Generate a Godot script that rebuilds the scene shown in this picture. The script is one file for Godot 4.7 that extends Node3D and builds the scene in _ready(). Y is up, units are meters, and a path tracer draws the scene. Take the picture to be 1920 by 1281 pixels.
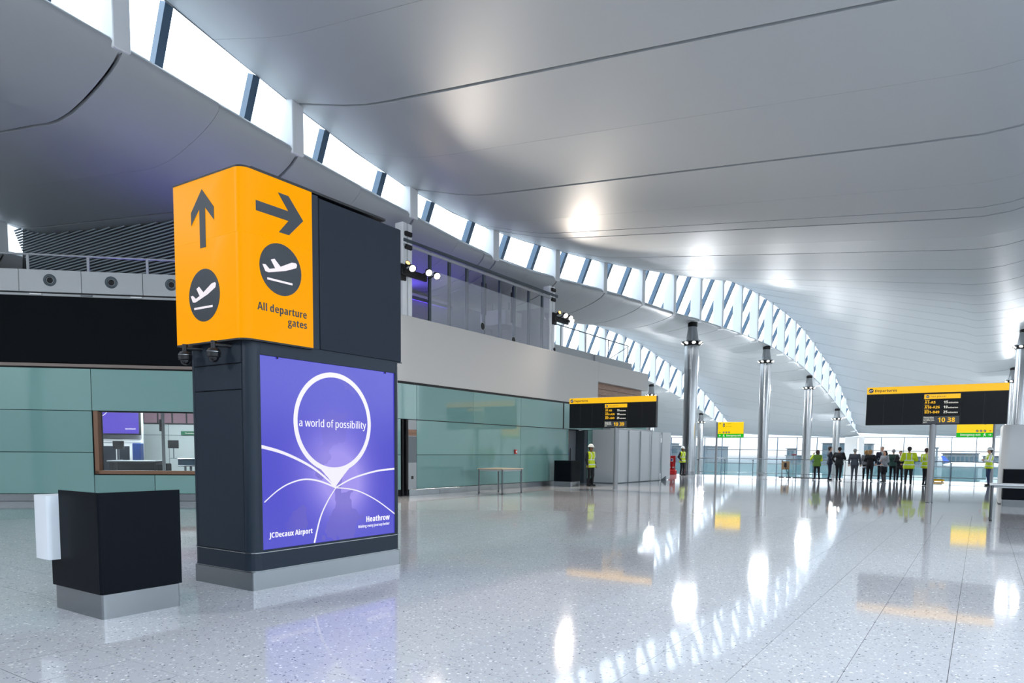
extends Node3D
# Airport departures hall. Building axes: x = across the hall, y = up, -z = along the hall (called u below).

const HALF := 2.3125
const U0 := 8.38
const SPAN := 18.2
# roof wave, one value every 4.625 m along the hall, from five bays behind the first post to the far facade
const HU := [14.4, 14.3, 14.0, 13.5, 12.7, 11.8, 10.67, 9.88, 9.77, 10.15, 10.65, 11.28, 12.05, 12.9, 13.62, 14.08, 14.35, 14.44, 14.42, 14.33, 14.05, 13.45, 12.8, 12.2, 11.4, 10.2, 8.9, 7.35, 5.8, 4.6]
const HL := [10.3, 10.35, 10.3, 10.1, 9.7, 9.13, 8.5, 7.98, 7.62, 7.9, 8.28, 8.65, 9.04, 9.42, 9.77, 10.05, 10.25, 10.35, 10.35, 10.2, 9.9, 9.4, 8.85, 8.2, 7.5, 6.8, 6.0, 5.2, 4.5, 3.95]
const HB := [11.0, 11.0, 11.0, 10.9, 10.6, 10.12, 9.56, 9.16, 8.87, 9.05, 9.4, 9.66, 9.85, 10.15, 10.35, 10.55, 10.7, 10.75, 10.7, 10.55, 10.3, 9.85, 9.35, 8.75, 8.05, 7.3, 6.5, 5.7, 4.9, 4.3]

var M := {}
var rng := RandomNumberGenerator.new()
var group_no := 1
var used := {}

# ------------------------------------------------------------------ helpers
func V(t: float, h: float, u: float) -> Vector3:
	return Vector3(t, h, -u)

func numbered(called: String) -> String:
	if not used.has(called):
		used[called] = 0
		return called
	used[called] += 1
	return "%s_%03d" % [called, used[called]]

func tag(o: Node3D, label: String, category: String, group := "", kind := "") -> Node3D:
	if label: o.set_meta("label", label)
	if category: o.set_meta("category", category)
	if group: o.set_meta("group", group)
	if kind: o.set_meta("kind", kind)
	return o

func thing(called: String, label: String, category: String, at := Vector3.ZERO, turn := 0.0, group := "") -> Node3D:
	var o := Node3D.new()
	o.name = numbered(called)
	add_child(o)
	o.position = at
	o.rotation.y = turn
	tag(o, label, category, group)
	return o

func structure(called: String, label: String) -> Node3D:
	var o := Node3D.new()
	o.name = called
	add_child(o)
	tag(o, label, "", "", "structure")
	return o

func ST() -> SurfaceTool:
	var st := SurfaceTool.new()
	st.begin(Mesh.PRIMITIVE_TRIANGLES)
	st.set_smooth_group(-1)
	return st

func part(called: String, st: SurfaceTool, m: Material, parent: Node3D, label := "") -> MeshInstance3D:
	st.generate_normals()
	var o := MeshInstance3D.new()
	o.mesh = st.commit()
	o.material_override = m
	return place(called, o, parent, label)

func place(called: String, o: MeshInstance3D, parent: Node3D, label := "") -> MeshInstance3D:
	if parent == self:
		o.name = numbered(called)
	else:
		var k := 0
		var n := called
		while parent.has_node(NodePath(n)):
			k += 1
			n = "%s_%03d" % [called, k]
		o.name = n
	parent.add_child(o, true)
	if label: o.set_meta("label", label)
	return o

# many alike pieces: skip the name search
func piece(called: String, k: int, mesh: Mesh, m: Material, parent: Node3D, xf := Transform3D()) -> MeshInstance3D:
	var o := MeshInstance3D.new()
	o.name = called if k == 0 else "%s_%03d" % [called, k]
	o.mesh = mesh
	o.material_override = m
	o.transform = xf
	parent.add_child(o, true)
	return o

func tri(st: SurfaceTool, a: Vector3, b: Vector3, c: Vector3, n: Vector3) -> void:
	if (b - a).cross(c - a).dot(n) > 0.0:
		var k := b
		b = c
		c = k
	st.add_vertex(a); st.add_vertex(b); st.add_vertex(c)

func quad(st: SurfaceTool, a: Vector3, b: Vector3, c: Vector3, d: Vector3, n: Vector3) -> void:
	tri(st, a, b, c, n)
	tri(st, a, c, d, n)

func bx(st: SurfaceTool, c: Vector3, s: Vector3, bevel := 0.0, xf := Transform3D()) -> void:
	var h := s * 0.5
	var e := minf(bevel, minf(h.x, minf(h.y, h.z)) * 0.9)
	if e <= 0.0:
		for ax in 3:
			for sg in [-1.0, 1.0]:
				var n := Vector3.ZERO; n[ax] = sg
				var p := []
				for q in [[-1, -1], [1, -1], [1, 1], [-1, 1]]:
					var v := Vector3.ZERO
					v[ax] = sg * h[ax]; v[(ax + 1) % 3] = q[0] * h[(ax + 1) % 3]; v[(ax + 2) % 3] = q[1] * h[(ax + 2) % 3]
					p.append(xf * (c + v))
				quad(st, p[0], p[1], p[2], p[3], xf.basis * n)
		return
	for ax in 3:
		var b := (ax + 1) % 3
		var d := (ax + 2) % 3
		for sg in [-1.0, 1.0]:
			var n := Vector3.ZERO; n[ax] = sg
			var p := []
			for q in [[-1, -1], [1, -1], [1, 1], [-1, 1]]:
				var v := Vector3.ZERO
				v[ax] = sg * h[ax]; v[b] = q[0] * (h[b] - e); v[d] = q[1] * (h[d] - e)
				p.append(xf * (c + v))
			quad(st, p[0], p[1], p[2], p[3], xf.basis * n)
			for s2 in [-1.0, 1.0]:
				var n2 := Vector3.ZERO; n2[ax] = sg; n2[b] = s2
				var w := []
				for q in [[0, -1], [0, 1], [1, 1], [1, -1]]:
					var v := Vector3.ZERO
					v[ax] = sg * (h[ax] - (e if q[0] == 1 else 0.0)); v[b] = s2 * (h[b] - (e if q[0] == 0 else 0.0)); v[d] = q[1] * (h[d] - e)
					w.append(xf * (c + v))
				quad(st, w[0], w[1], w[2], w[3], xf.basis * n2)
	for sx in [-1.0, 1.0]:
		for sy in [-1.0, 1.0]:
			for sz in [-1.0, 1.0]:
				var g := Vector3(sx, sy, sz)
				tri(st, xf * (c + g * (h - Vector3(0, e, e))), xf * (c + g * (h - Vector3(e, 0, e))), xf * (c + g * (h - Vector3(e, e, 0))), xf.basis * g)

# a box between two corners given in (across, up, along)
func bb(st: SurfaceTool, t0: float, t1: float, h0: float, h1: float, u0: float, u1: float, bevel := 0.0) -> void:
	bx(st, V((t0 + t1) / 2, (h0 + h1) / 2, (u0 + u1) / 2), Vector3(absf(t1 - t0), absf(h1 - h0), absf(u1 - u0)), bevel)

# outline in local x,y pulled from z0 to z1
func extrude(st: SurfaceTool, poly: PackedVector2Array, z0: float, z1: float, xf := Transform3D(), smooth := false) -> void:
	var idx := Geometry2D.triangulate_polygon(poly)
	for z in [z0, z1]:
		var n := Vector3(0, 0, -1 if z == minf(z0, z1) else 1)
		for i in range(0, idx.size(), 3):
			var a := poly[idx[i]]; var b := poly[idx[i + 1]]; var c := poly[idx[i + 2]]
			tri(st, xf * Vector3(a.x, a.y, z), xf * Vector3(b.x, b.y, z), xf * Vector3(c.x, c.y, z), xf.basis * n)
	var ccw := not Geometry2D.is_polygon_clockwise(poly)
	if smooth:
		group_no += 1
		st.set_smooth_group(group_no)
	for i in poly.size():
		var a := poly[i]; var b := poly[(i + 1) % poly.size()]
		var d := b - a
		var n := Vector3(d.y, -d.x, 0) if ccw else Vector3(-d.y, d.x, 0)
		quad(st, xf * Vector3(a.x, a.y, z0), xf * Vector3(b.x, b.y, z0), xf * Vector3(b.x, b.y, z1), xf * Vector3(a.x, a.y, z1), xf.basis * n)
	st.set_smooth_group(-1)

# an upright prism: outline in (across, along), from h0 to h1
func prism(st: SurfaceTool, poly: PackedVector2Array, h0: float, h1: float, smooth := false) -> void:
	# local x -> x, local y -> -z, local z -> y
	extrude(st, poly, h0, h1, Transform3D(Vector3(1, 0, 0), Vector3(0, 0, -1), Vector3(0, 1, 0), Vector3.ZERO), smooth)

func rrect(x0: float, x1: float, y0: float, y1: float, r: float, corners := [1, 1, 1, 1], n := 5) -> PackedVector2Array:
	var p := PackedVector2Array()
	var cs := [Vector2(x0, y0), Vector2(x1, y0), Vector2(x1, y1), Vector2(x0, y1)]
	var inn := [Vector2(1, 1), Vector2(-1, 1), Vector2(-1, -1), Vector2(1, -1)]
	for i in 4:
		if not corners[i]:
			p.append(cs[i])
			continue
		for k in n + 1:
			var a := PI + i * PI / 2 + k * PI / 2 / n
			p.append(cs[i] + inn[i] * r + Vector2(cos(a), sin(a)) * r)
	return p

func disc(c: Vector2, r: float, n := 28) -> PackedVector2Array:
	var p := PackedVector2Array()
	for i in n: p.append(c + Vector2(cos(TAU * i / n), sin(TAU * i / n)) * r)
	return p

func frame_of(y: Vector3) -> Basis:
	y = y.normalized()
	var x := y.cross(Vector3.UP if absf(y.y) < 0.95 else Vector3.RIGHT).normalized()
	return Basis(x, y, x.cross(y))

func tube(st: SurfaceTool, a: Vector3, b: Vector3, ra: float, rb := -1.0, n := 8, caps := true) -> void:
	if rb < 0.0: rb = ra
	var f := frame_of(b - a)
	group_no += 1
	st.set_smooth_group(group_no)
	for i in n:
		var p := f * Vector3(cos(TAU * i / n), 0, sin(TAU * i / n))
		var q := f * Vector3(cos(TAU * (i + 1) / n), 0, sin(TAU * (i + 1) / n))
		quad(st, a + p * ra, a + q * ra, b + q * rb, b + p * rb, p + q)
	st.set_smooth_group(-1)
	if caps:
		for i in n:
			var p := f * Vector3(cos(TAU * i / n), 0, sin(TAU * i / n))
			var q := f * Vector3(cos(TAU * (i + 1) / n), 0, sin(TAU * (i + 1) / n))
			tri(st, a, a + p * ra, a + q * ra, a - b)
			tri(st, b, b + p * rb, b + q * rb, b - a)

func pipe(st: SurfaceTool, pts: Array, r: float, n := 6) -> void:
	for i in pts.size() - 1: tube(st, pts[i], pts[i + 1], r, r, n)

# profile of (radius, height) round the axis y through c; each band smooth by itself
func lathe(st: SurfaceTool, prof: Array, c: Vector3, n := 20, b := Basis(), one_group := false) -> void:
	group_no += 1
	for j in prof.size() - 1:
		var p0: Vector2 = prof[j]
		var p1: Vector2 = prof[j + 1]
		if not one_group: group_no += 1
		st.set_smooth_group(group_no)
		var d := p1 - p0
		for i in n:
			var a0 := TAU * i / n
			var a1 := TAU * (i + 1) / n
			var m := (a0 + a1) / 2
			var nn := b * Vector3(cos(m) * d.y, -d.x, sin(m) * d.y)
			var q := [b * Vector3(cos(a0) * p0.x, p0.y, sin(a0) * p0.x), b * Vector3(cos(a1) * p0.x, p0.y, sin(a1) * p0.x), b * Vector3(cos(a1) * p1.x, p1.y, sin(a1) * p1.x), b * Vector3(cos(a0) * p1.x, p1.y, sin(a0) * p1.x)]
			if p0.x > 0.0001: tri(st, c + q[0], c + q[1], c + q[2 if p1.x > 0.0001 else 3], nn)
			if p1.x > 0.0001: tri(st, c + q[0], c + q[2], c + q[3], nn)
	st.set_smooth_group(-1)

func ball(st: SurfaceTool, c: Vector3, r: Vector3, n := 12, from := -1.0, to := 1.0) -> void:
	var prof := []
	for k in 9:
		var a := lerpf(asin(from), asin(to), k / 8.0)
		prof.append(Vector2(maxf(0.0, cos(a)), sin(a)))
	lathe(st, prof, c, n, Basis.from_scale(r), true)

func mat(color: Color, rough := 0.6, metal := 0.0) -> StandardMaterial3D:
	var m := StandardMaterial3D.new()
	m.albedo_color = color
	m.roughness = rough
	m.metallic = metal
	return m

func c8(r: int, g: int, b: int) -> Color:
	return Color(r / 255.0, g / 255.0, b / 255.0)

func glow(color: Color, energy := 1.0, base := Color(0.02, 0.02, 0.02)) -> StandardMaterial3D:
	var m := mat(base, 0.35)
	m.emission_enabled = true
	m.emission = color
	m.emission_energy_multiplier = energy
	return m

func pane_mat(alpha: float, tint := Color(0.9, 0.97, 0.98)) -> StandardMaterial3D:
	var m := mat(Color(tint.r, tint.g, tint.b, alpha), 0.02)
	m.transparency = BaseMaterial3D.TRANSPARENCY_ALPHA
	return m

var fonts := {}
func words(text: String, cap: float, m: Material, parent: Node3D, xf: Transform3D, left := true, weight := 400, right := false, condense := 1.0) -> void:
	var f: SystemFont
	if fonts.has(weight): f = fonts[weight]
	else:
		f = SystemFont.new()
		f.font_names = PackedStringArray(["Droid Sans"])
		f.font_weight = weight
		fonts[weight] = f
	var t := TextMesh.new()
	t.font = f
	t.text = text
	t.font_size = 40
	t.pixel_size = cap / 28.5
	t.depth = 0.004
	t.curve_step = 2.0
	t.horizontal_alignment = HORIZONTAL_ALIGNMENT_LEFT if left else (HORIZONTAL_ALIGNMENT_RIGHT if right else HORIZONTAL_ALIGNMENT_CENTER)
	t.vertical_alignment = VERTICAL_ALIGNMENT_BOTTOM
	var o := MeshInstance3D.new()
	o.mesh = t
	o.material_override = m
	o.transform = xf * Transform3D(Basis.from_scale(Vector3(condense, 1, 1)), Vector3(0, -cap * 0.33, 0))
	place("lettering", o, parent)

# (across, up) axes of a sign face that looks towards +x (right face) or +z (front face)
func face_x(t: float, h: float, u: float) -> Transform3D:
	return Transform3D(Vector3(0, 0, -1), Vector3(0, 1, 0), Vector3(1, 0, 0), V(t, h, u))

func face_z(t: float, h: float, u: float) -> Transform3D:
	return Transform3D(Basis(), V(t, h, u))

func wave(a: Array, u: float) -> float:
	var k := clampf((u - U0) / 4.625 + 5.0, 0.0, 28.999)
	var i := int(k)
	var f := k - i
	var p0: float = a[maxi(i - 1, 0)]
	var p1: float = a[i]
	var p2: float = a[i + 1]
	var p3: float = a[mini(i + 2, 29)]
	return p1 + 0.5 * f * (p2 - p0 + f * (2 * p0 - 5 * p1 + 4 * p2 - p3 + f * (3 * (p1 - p2) + p3 - p0)))

func spot(parent: Node3D, at: Vector3, to: Vector3, color: Color, energy: float, angle: float, size := 0.06) -> void:
	var l := SpotLight3D.new()
	l.name = "lamp_light"
	parent.add_child(l, true)
	l.light_color = color
	l.light_energy = energy
	l.spot_angle = angle
	l.spot_range = 60.0
	l.spot_attenuation = 2.0
	l.spot_angle_attenuation = 0.5
	l.light_size = size
	l.shadow_enabled = true
	var g := parent.global_transform
	var a := g * at
	var b := g * to
	l.look_at_from_position(a, b, Vector3.UP if absf((b - a).normalized().y) < 0.98 else Vector3.RIGHT)

func area(parent: Node3D, at: Vector3, facing: Vector3, size: Vector2, color: Color, energy: float) -> void:
	var l := AreaLight3D.new()
	l.name = "panel_light"
	parent.add_child(l, true)
	l.area_size = size
	l.light_color = color
	l.light_energy = energy
	l.area_range = 60.0
	l.shadow_enabled = true
	var g := parent.global_transform
	var d := g.basis * facing
	l.look_at_from_position(g * at, g * at + d, Vector3.UP if absf(d.normalized().y) < 0.9 else Vector3.RIGHT)

# ------------------------------------------------------------------ build
func _ready() -> void:
	rng.seed = 4711
	# camera: 1.5 m above the floor, lens shifted down
	var cam := Camera3D.new()
	cam.name = "camera"
	add_child(cam)
	cam.projection = Camera3D.PROJECTION_FRUSTUM
	cam.near = 0.1
	cam.far = 1500.0
	cam.keep_aspect = Camera3D.KEEP_HEIGHT
	cam.size = 0.1 * 1281.0 / 1317.8
	cam.frustum_offset = Vector2(0, 0.1 * 307.9 / 1317.8)
	cam.transform = Transform3D(Vector3(0.83233, 0.00974, -0.55419), Vector3(-0.05192, 0.99682, -0.06046), Vector3(0.55184, 0.07910, 0.83019), Vector3(0, 1.5, 0))
	cam.current = true
	var env := Environment.new()
	env.background_mode = Environment.BG_SKY
	var sky := Sky.new()
	var sm := ProceduralSkyMaterial.new()
	sm.sky_top_color = Color(0.87, 0.94, 1.0)
	sm.sky_horizon_color = Color(0.70, 0.73, 0.755)
	sm.sky_curve = 0.2
	sm.ground_bottom_color = Color(0.5, 0.52, 0.54)
	sm.ground_horizon_color = Color(0.6, 0.62, 0.64)
	sm.sky_energy_multiplier = 1.0
	sm.ground_energy_multiplier = 0.6
	sky.sky_material = sm
	env.sky = sky
	env.background_energy_multiplier = SKY
	env.tonemap_mode = Environment.TONE_MAPPER_LINEAR
	env.tonemap_exposure = EXPOSURE
	env.sdfgi_enabled = true
	env.ssao_enabled = true
	env.ssil_enabled = true
	var we := WorldEnvironment.new()
	we.name = "world"
	we.environment = env
	add_child(we)
	materials()
	floors()
	roofs()
	clerestories()
	facade()
	outer_walls()
	wall_angled()
	wall_long()
	gallery()
	deck()
	columns()
	totem()
	podiums()
	boards()
	hoardings()
	tables()
	balustrade()
	small_things()
	people()
	outside()
	back_room()

const SKY := 6.0
const EXPOSURE := 1.0

func materials() -> void:
	M.white = mat(c8(228, 229, 228), 0.5)
	M.ceiling = mat(c8(173, 177, 180), 0.46)
	M.ceiling.metallic_specular = 0.38
	M.deck_roof = mat(c8(165, 168, 171), 0.8)
	M.post = mat(c8(232, 234, 236), 0.45)
	M.bar = mat(c8(70, 92, 112), 0.45, 0.2)
	M.pane = pane_mat(0.02, Color(0.3, 0.34, 0.36))
	M.far_pane = pane_mat(0.08, Color(0.35, 0.42, 0.44))
	M.teal_pane = pane_mat(0.35, Color(0.45, 0.66, 0.68))
	M.dark = mat(c8(32, 41, 52), 0.4)
	M.darker = mat(c8(13, 16, 21), 0.5)
	M.black = mat(c8(12, 13, 15), 0.6)
	M.joint = mat(c8(24, 26, 28), 0.8)
	M.steel = mat(c8(150, 154, 157), 0.24, 0.9)
	M.column = mat(c8(176, 179, 182), 0.24, 1.0)
	M.postmetal = mat(c8(150, 152, 155), 0.45, 0.45)
	M.leg = mat(c8(96, 98, 101), 0.35, 0.9)
	M.grey = mat(c8(168, 172, 174), 0.5)
	M.midgrey = mat(c8(112, 118, 124), 0.6)
	M.stud = mat(c8(82, 92, 98), 0.4, 0.5)
	M.brown = mat(c8(128, 92, 68), 0.5)
	M.wood = wood()
	M.bulk = mat(c8(24, 27, 30), 0.85)
	M.orange = glow(Color(1.0, 0.655, 0.0), 1.0, Color(0.12, 0.07, 0.0))
	M.orange.metallic_specular = 0.15
	M.yellow = glow(Color(1.0, 0.76, 0.0), 1.0, Color(0.12, 0.09, 0.0))
	M.green = glow(Color(0.0, 0.72, 0.05), 0.95, Color(0.0, 0.1, 0.0))
	M.ink = mat(c8(38, 44, 52), 0.4)
	M.print_white = glow(Color(0.93, 0.88, 0.9), 0.85, Color(0.5, 0.5, 0.5))
	M.sign_yellow = glow(Color(1.0, 0.84, 0.0), 1.0, Color(0.12, 0.1, 0.0))
	M.led_amber = glow(Color(1.0, 0.77, 0.04), 1.0)
	M.led_white = glow(Color(0.95, 0.95, 0.9), 0.95)
	M.screen_off = mat(c8(26, 28, 31), 0.35)
	M.screen_grey = mat(c8(74, 76, 80), 0.4)
	M.lamp = glow(Color(1.0, 0.97, 0.92), 4.0, Color(0.9, 0.9, 0.9))
	M.teal = mat(c8(124, 163, 158), 0.04)
	M.teal2 = mat(c8(119, 158, 154), 0.04)
	M.teal3 = mat(c8(128, 167, 161), 0.04)
	M.slat = mat(c8(148, 157, 164), 0.85)
	M.slat.metallic_specular = 0.1
	M.screen_glass = pane_mat(0.3, Color(0.78, 0.8, 0.84))
	M.terrazzo = terrazzo()
	M.poster = poster()
	M.poster_white = glow(Color(0.97, 0.96, 1.0), 0.95, Color(0.3, 0.3, 0.3))
	M.panel = mat(c8(40, 45, 54), 0.75)
	M.blackpanel = mat(c8(8, 13, 20), 0.42)
	M.blackpanel.metallic_specular = 0.22
	M.panel.metallic_specular = 0.25
	M.dark.metallic_specular = 0.35
	M.screen_off.metallic_specular = 0.3
	M.bulk.metallic_specular = 0.2
	M.bulk.albedo_color = c8(17, 20, 23)
	M.balu_glass = pane_mat(0.1, Color(0.8, 0.92, 0.94))

func wood() -> StandardMaterial3D:
	var m := mat(Color(1, 1, 1), 0.5)
	var n := FastNoiseLite.new()
	n.seed = 5
	n.frequency = 0.02
	var t := NoiseTexture2D.new()
	t.width = 256; t.height = 256; t.seamless = true
	t.noise = n
	var g := Gradient.new()
	g.colors = PackedColorArray([c8(132, 98, 78), c8(166, 126, 104)])
	t.color_ramp = g
	m.albedo_texture = t
	m.uv1_triplanar = true
	m.uv1_world_triplanar = true
	m.uv1_scale = Vector3(0.3, 2.0, 0.3)
	return m

func terrazzo() -> StandardMaterial3D:
	var m := mat(Color(1, 1, 1), 0.055)
	var r := RandomNumberGenerator.new()
	r.seed = 99
	var s := 1024
	var im := Image.create(s, s, false, Image.FORMAT_RGB8)
	im.fill(c8(178, 178, 182))
	var tones := [c8(204, 204, 205), c8(196, 195, 194), c8(170, 170, 173), c8(158, 159, 163), c8(226, 226, 225), c8(128, 131, 137), c8(184, 180, 177)]
	for i in 5200:
		var c: Color = tones[r.randi() % 7]
		var big := r.randf()
		var rad := 1.3 + 6.5 * big * big * big
		if r.randf() < 0.045:
			c = c8(70, 72, 76)
			rad = 1.5 + 3.5 * r.randf()
		var cx := r.randi() % s
		var cy := r.randi() % s
		var el := 0.5 + 0.5 * r.randf()
		var an := r.randf() * PI
		var ca := cos(an)
		var sa := sin(an)
		var k := int(ceil(rad))
		for dy in range(-k, k + 1):
			for dx in range(-k, k + 1):
				var x := dx * ca + dy * sa
				var y := (dy * ca - dx * sa) / el
				if x * x + y * y < rad * rad:
					im.set_pixel((cx + dx + s) % s, (cy + dy + s) % s, c)
	m.albedo_texture = ImageTexture.create_from_image(im)
	m.uv1_triplanar = true
	m.uv1_world_triplanar = true
	m.uv1_scale = Vector3.ONE / 1.7
	m.metallic_specular = 0.3
	return m

func stamp(im: Image, pts: Array, w0: float, w1: float, s: int) -> void:
	# a white stroke through points of the unit square (v up)
	var cv := Curve2D.new()
	for i in pts.size():
		var p: Vector2 = pts[i]
		var a: Vector2 = pts[maxi(i - 1, 0)]
		var b: Vector2 = pts[mini(i + 1, pts.size() - 1)]
		cv.add_point(p, -(b - a) / 6.0, (b - a) / 6.0)
	var n := int(cv.get_baked_length() * s)
	for k in n:
		var f := float(k) / n
		var p := cv.sample_baked(f * cv.get_baked_length(), true) * s
		var rr := lerpf(w0, w1, f) * s
		var q := int(ceil(rr + 1))
		for dy in range(-q, q + 1):
			for dx in range(-q, q + 1):
				var x := int(p.x) + dx
				var y := s - 1 - (int(p.y) + dy)
				if x < 0 or y < 0 or x >= s or y >= s: continue
				var d := Vector2(int(p.x) + dx + 0.5, int(p.y) + dy + 0.5).distance_to(p)
				var al := clampf(rr + 0.5 - d, 0.0, 1.0)
				if al > 0.0:
					im.set_pixel(x, y, im.get_pixel(x, y).lerp(Color(0.97, 0.96, 1.0), al))

func poster() -> StandardMaterial3D:
	var s := 640
	var im := Image.create(s, s, false, Image.FORMAT_RGB8)
	var n := FastNoiseLite.new()
	n.seed = 21
	n.frequency = 3.2
	n.fractal_octaves = 4
	for y in s:
		for x in s:
			var p := Vector2((x + 0.5) / s, 1.0 - (y + 0.5) / s)
			var g := exp(-p.distance_squared_to(Vector2(0.5, 0.42)) / 0.055)
			var g2 := exp(-p.distance_squared_to(Vector2(0.6, 0.28)) / 0.03)
			var c := Color(0.30, 0.285, 0.80).lerp(Color(0.70, 0.64, 0.97), clampf(g * 0.9 + g2 * 0.6, 0.0, 0.85))
			var v := n.get_noise_2d(p.x, p.y)
			var cont := smoothstep(0.12, 0.15, v)
			var near := smoothstep(0.42, 0.2, p.distance_to(Vector2(0.48, 0.15))) + 0.5 * smoothstep(0.3, 0.15, p.distance_to(Vector2(0.5, 0.75)))
			c = c.lerp(Color(0.42, 0.38, 0.76), 0.55 * cont * clampf(near, 0.0, 1.0))
			# the white pin under the ring
			var q := (p - Vector2(0.502, 0.675)) / Vector2(0.275, 0.268)
			if q.y < -0.7 and q.y > -1.38 and q.length() > 0.99 and absf(q.x) < 0.68 * pow((q.y + 1.38) / 0.66, 1.12): c = Color(0.97, 0.96, 1.0)
			im.set_pixel(x, y, c)
	var ring := []
	for i in 33:
		var a := TAU * i / 32.0 - PI / 2
		ring.append(Vector2(0.5 + cos(a) * 0.275, 0.675 + sin(a) * 0.268))
	stamp(im, ring, 0.0135, 0.0135, s)
	stamp(im, [Vector2(-0.02, 0.54), Vector2(0.106, 0.513), Vector2(0.213, 0.478), Vector2(0.327, 0.428), Vector2(0.415, 0.374), Vector2(0.505, 0.306)], 0.009, 0.005, s)
	stamp(im, [Vector2(0.019, 0.249), Vector2(0.101, 0.305), Vector2(0.183, 0.341), Vector2(0.282, 0.359), Vector2(0.385, 0.346), Vector2(0.505, 0.306)], 0.003, 0.005, s)
	stamp(im, [Vector2(0.507, 0.306), Vector2(0.621, 0.35), Vector2(0.74, 0.378), Vector2(0.864, 0.397), Vector2(1.02, 0.406)], 0.004, 0.006, s)
	stamp(im, [Vector2(0.507, 0.304), Vector2(0.604, 0.294), Vector2(0.705, 0.27), Vector2(0.845, 0.209), Vector2(1.0, 0.117)], 0.003, 0.004, s)
	stamp(im, [Vector2(0.504, 0.302), Vector2(0.444, 0.231), Vector2(0.389, 0.14), Vector2(0.345, 0.006)], 0.003, 0.006, s)
	var m := mat(Color(0.03, 0.03, 0.05), 0.2)
	m.emission_enabled = true
	m.emission = Color(1, 1, 1)
	m.emission_operator = BaseMaterial3D.EMISSION_OP_MULTIPLY
	m.emission_texture = ImageTexture.create_from_image(im)
	m.emission_energy_multiplier = 0.95
	return m

# ------------------------------------------------------------------ floor
func floors() -> void:
	var f := structure("floor", "polished grey terrazzo tile floor of the hall")
	var st := ST()
	bb(st, -53, 22, -0.5, -0.006, -17, 45.6)
	part("slab", st, M.joint, f)
	# tiles that can be picked out one by one: 0.6 m square, joints 3 mm (an expansion joint at -1.91)
	var t_of := func(i: int) -> float: return -0.11 + 0.6 * i
	var u_of := func(j: int) -> float: return 4.95 + 0.6 * j
	var meshes := []
	for k in 2:
		var s := ST()
		bx(s, Vector3(0, -0.01, 0), Vector3(0.5965, 0.02, 0.5965))
		s.generate_normals()
		meshes.append(s.commit())
	var n := 0
	var done := {}
	for j in range(-4, 12):
		for i in range(-12, 7):
			var t: float = t_of.call(i) + 0.3
			var u: float = u_of.call(j) + 0.3
			# only where the photograph looks
			var a := rad_to_deg(atan2(t, u))
			if a > 6.0 or a < -72.0 or t * t + u * u < 8.5 or n >= 300: continue
			var w := 0.0
			piece("tile", n, meshes[0], M.terrazzo, f, Transform3D(Basis(), V(t, 0, u)))
			done[Vector2i(i, j)] = true
			n += 1
	st = ST()
	for j in range(-38, 68):
		for i in range(-88, 37):
			if done.has(Vector2i(i, j)): continue
			var t: float = t_of.call(i)
			var u: float = u_of.call(j)
			if u < -17 or u > 45.0 or t < -53 or t > 22: continue
			if j > 25 or j < -6 or i < -40 or i > 10: continue
			var g := 0.0018
			quad(st, V(t + g, 0, u + g), V(t + 0.6 - g, 0, u + g), V(t + 0.6 - g, 0, u + 0.6 - g), V(t + g, 0, u + 0.6 - g), Vector3.UP)
	var rest := part("tiles", st, M.terrazzo, f)
	rest.set_meta("kind", "stuff")
	st = ST()
	var u_far := 4.95 + 0.6 * 26
	var u_near := 4.95 - 0.6 * 6
	var tl := -0.11 - 0.6 * 40
	var tr := -0.11 + 0.6 * 11
	bb(st, -53, 22, -0.006, 0, u_far, 45.6)
	bb(st, -53, 22, -0.006, 0, -17, u_near)
	bb(st, -53, tl, -0.006, 0, u_near, u_far)
	bb(st, tr, 22, -0.006, 0, u_near, u_far)
	part("far_field", st, M.terrazzo, f)
	st = ST()
	bb(st, -53, 22, -0.35, -0.01, 45.6, 45.75)
	part("edge_beam", st, M.grey, f)
	var lo := structure("floor_001", "unseen lower level floor beyond the balustrade, white to light the far roof")
	st = ST()
	bb(st, -53, 22, -6.4, -6.0, 45, 122)
	part("slab", st, M.white, lo)  # unseen slab, white to bounce light up at the far roof
	st = ST()
	bb(st, -53, 22, -6.0, -0.5, 45.2, 45.5)
	part("riser_wall", st, M.grey, lo)

# ------------------------------------------------------------------ roof
func soffit(u: float) -> PackedVector2Array:
	# (distance from the high edge, height) of one bay's underside, high edge to bullnose
	var hu := wave(HU, u)
	var hl := wave(HL, u)
	var hb := wave(HB, u)
	var kink := hu - 0.28 * 2.6
	if kink < hl + 0.1: kink = hl + (hu - hl) * 0.8
	var f := func(e: float) -> float:
		if e < 2.6: return lerpf(hu, kink, e / 2.6)
		return lerpf(kink, hl, (e - 2.6) / 12.85)
	var p := PackedVector2Array()
	p.append(Vector2(-0.05, hu + 0.3))
	p.append(Vector2(-0.05, hu + 0.02))
	for e in [0.02, 0.7, 1.4, 1.9, 2.3, 2.7, 3.1, 3.6, 4.4, 6.5, 9.0, 11.5, 13.2, 14.3]:
		var w := minf(0.7, e)
		p.append(Vector2(e, (f.call(e - w) + 2.0 * f.call(e) + f.call(e + w)) / 4.0))
	var d := hb - hl
	for q in [[15.0, 0.045], [15.5, 0.01], [16.1, 0.03], [16.7, 0.13], [17.25, 0.27], [17.75, 0.43], [18.1, 0.58], [18.3, 0.72], [18.36, 0.84], [18.28, 0.94], [18.1, 1.0], [17.85, 1.03]]:
		p.append(Vector2(q[0], hl + d * q[1]))
	return p

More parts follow.
